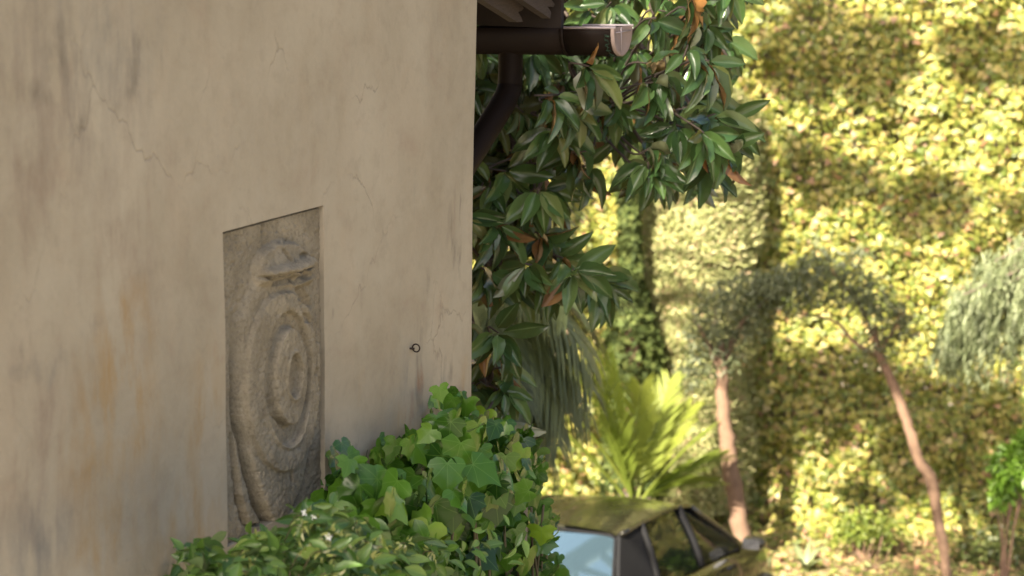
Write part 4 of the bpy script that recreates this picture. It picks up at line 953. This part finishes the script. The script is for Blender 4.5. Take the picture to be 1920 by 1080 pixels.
for x in (.0, -.85):
    for y in (-.36, .36): mobj('seat_back', *join([box(K(x, y, 1.03), CF * .05 + CUP * 0, CLft * .20, CUP * .16), box(K(x - .03, y, 1.25), CF * .04, CLft * .10, CUP * .06)]), SEATM, car, smooth=False)
mobj('number_plate', *box(K(-1.965, 0, .58), CF * .01, CLft * .24, CUP * .055), CLR, car, smooth=False)

# ================================================================== unseen trees above the picture, crowns placed and shaped to cast shade
DKL = leaf_mat('canopy_leaf', [(0, (.03, .06, .015)), (1, (.07, .11, .03))], None, .2, .5)
def wall_pt(u, v, y=None): return at(u, v, y or WY - .2)
sh = [(1540, 55, 70, 40), (1475, 105, 45, 36), (1610, 105, 50, 36), (1525, 305, 50, 36), (1590, 300, 36, 26), (1745, 345, 60, 36), (1690, 378, 28, 20), (1890, 60, 50, 40), (1800, 62, 50, 18), (1915, 375, 30, 40), (1870, 485, 36, 22), (1650, 60, 40, 20),
      (1600, 700, 60, 40), (1660, 740, 60, 46), (1500, 700, 50, 34), (1450, 760, 44, 40), (1550, 770, 55, 40), (1745, 785, 66, 50), (1850, 750, 60, 40), (1800, 860, 55, 46), (1890, 950, 60, 50), (1700, 870, 45, 45), (1640, 950, 40, 26)]
sh = [(u, v, a, b, WY - .2) for u, v, a, b in sh] + [(1010, 700, 90, 90, 11.), (980, 850, 90, 90, 11.), (1060, 760, 60, 80, 11.), (1185, 780, 26, 70, 17.3)]
tallA = thing('tall_evergreen', (-3.4, 14.2, 0), 'tall evergreen behind the house, its high unseen crown shaped to shade the garden', 'tree')
tA = curve_pts([(-3.4, 14.2, -.1), (-3.3, 14.1, 4), (-3.1, 13.8, 8), (-2.9, 13.5, 12.5)], 6); mobj('trunk', *tube(tA, [.32 - .22 * i / (len(tA) - 1) for i in range(len(tA))], 12), BARK, tallA)
P = []; br = []
for (u, v, a, b, y) in sh:  # each crown clump is set sunward of a spot meant to be shaded
    c = at(u, v, y); t_ = random.uniform(11.5, 14.0)
    if y < 12: t_ = random.uniform(7.5, 9)
    while (c + Vector(S) * t_).z < 7.4: t_ += .5
    c2 = c + Vector(S) * t_; k = y / F; n = int(120 + a * b * .26)
    d = rand_dirs(n) * (rng.random(n) ** .4)[:, None] * np.array([a * k * .95, a * k * .95, b * k * .8]); P.append(np.array(c2) + d)
    an = Vector(tA[min(len(tA) - 1, max(3, int(len(tA) * (c2.z - 1.5) / 13)))]); cq = curve_pts([an, (an + c2) * .5 + Vector((0, 0, .3)), c2], 4); br.append(tube(cq, [.05 - .035 * i / (len(cq) - 1) for i in range(len(cq))], 6))
P = np.concatenate(P); n = len(P)
cloud('crown', P, rand_dirs(n), rand_dirs(n) + [0, 0, .3], rng.uniform(.10, .2, n), rng.uniform(.06, .11, n), SIMPLE, DKL, tallA, kind=None)
mobj('branch', *join(br), BARK, tallA)['kind'] = 'stuff'
pine = thing('added_shade_pine', (-5.6, -3.2, TERR), 'unseen umbrella pine added on the terrace to shade the magnolia, its wide crown high above the house roof', 'tree')  # added out of view to keep the sun off the magnolia
tp = curve_pts([(-5.6, -3.2, TERR - .1), (-5.5, -2.6, 8.0), (-5.1, -1.2, 13.0)], 6); mobj('trunk', *tube(tp, [.3 - .1 * i / (len(tp) - 1) for i in range(len(tp))], 12), BARK, pine)
n = 9000; rad = np.sqrt(rng.random(n)) ; a = rng.uniform(0, 2 * math.pi, n); P = np.stack([-4.9 + 2.9 * rad * np.cos(a), -.8 + 2.9 * rad * np.sin(a), 14.0 + .9 * (1 - rad ** 2) + rng.uniform(-.5, .5, n)], 1)
P = P[noise2(P[:, 0] * 1.1, P[:, 1] * 1.1, 9, 2) > -.22]; n = len(P)
cloud('crown', P, rand_dirs(n) + [0, 0, .4], rand_dirs(n), rng.uniform(.14, .24, n), rng.uniform(.05, .09, n), SIMPLE, DKL, pine, kind=None)
br = []
for k in range(14):
    a = k * .45; e = Vector((-4.9 + 2.1 * math.cos(a), -.8 + 2.1 * math.sin(a), 13.9)); s0 = Vector(tp[-3 - k % 3]); cq = curve_pts([s0, (s0 + e) * .5 + Vector((0, 0, -.3)), e], 4); br.append(tube(cq, [.09 - .07 * i / (len(cq) - 1) for i in range(len(cq))], 6))
mobj('branch', *join(br), BARK, pine)['kind'] = 'stuff'
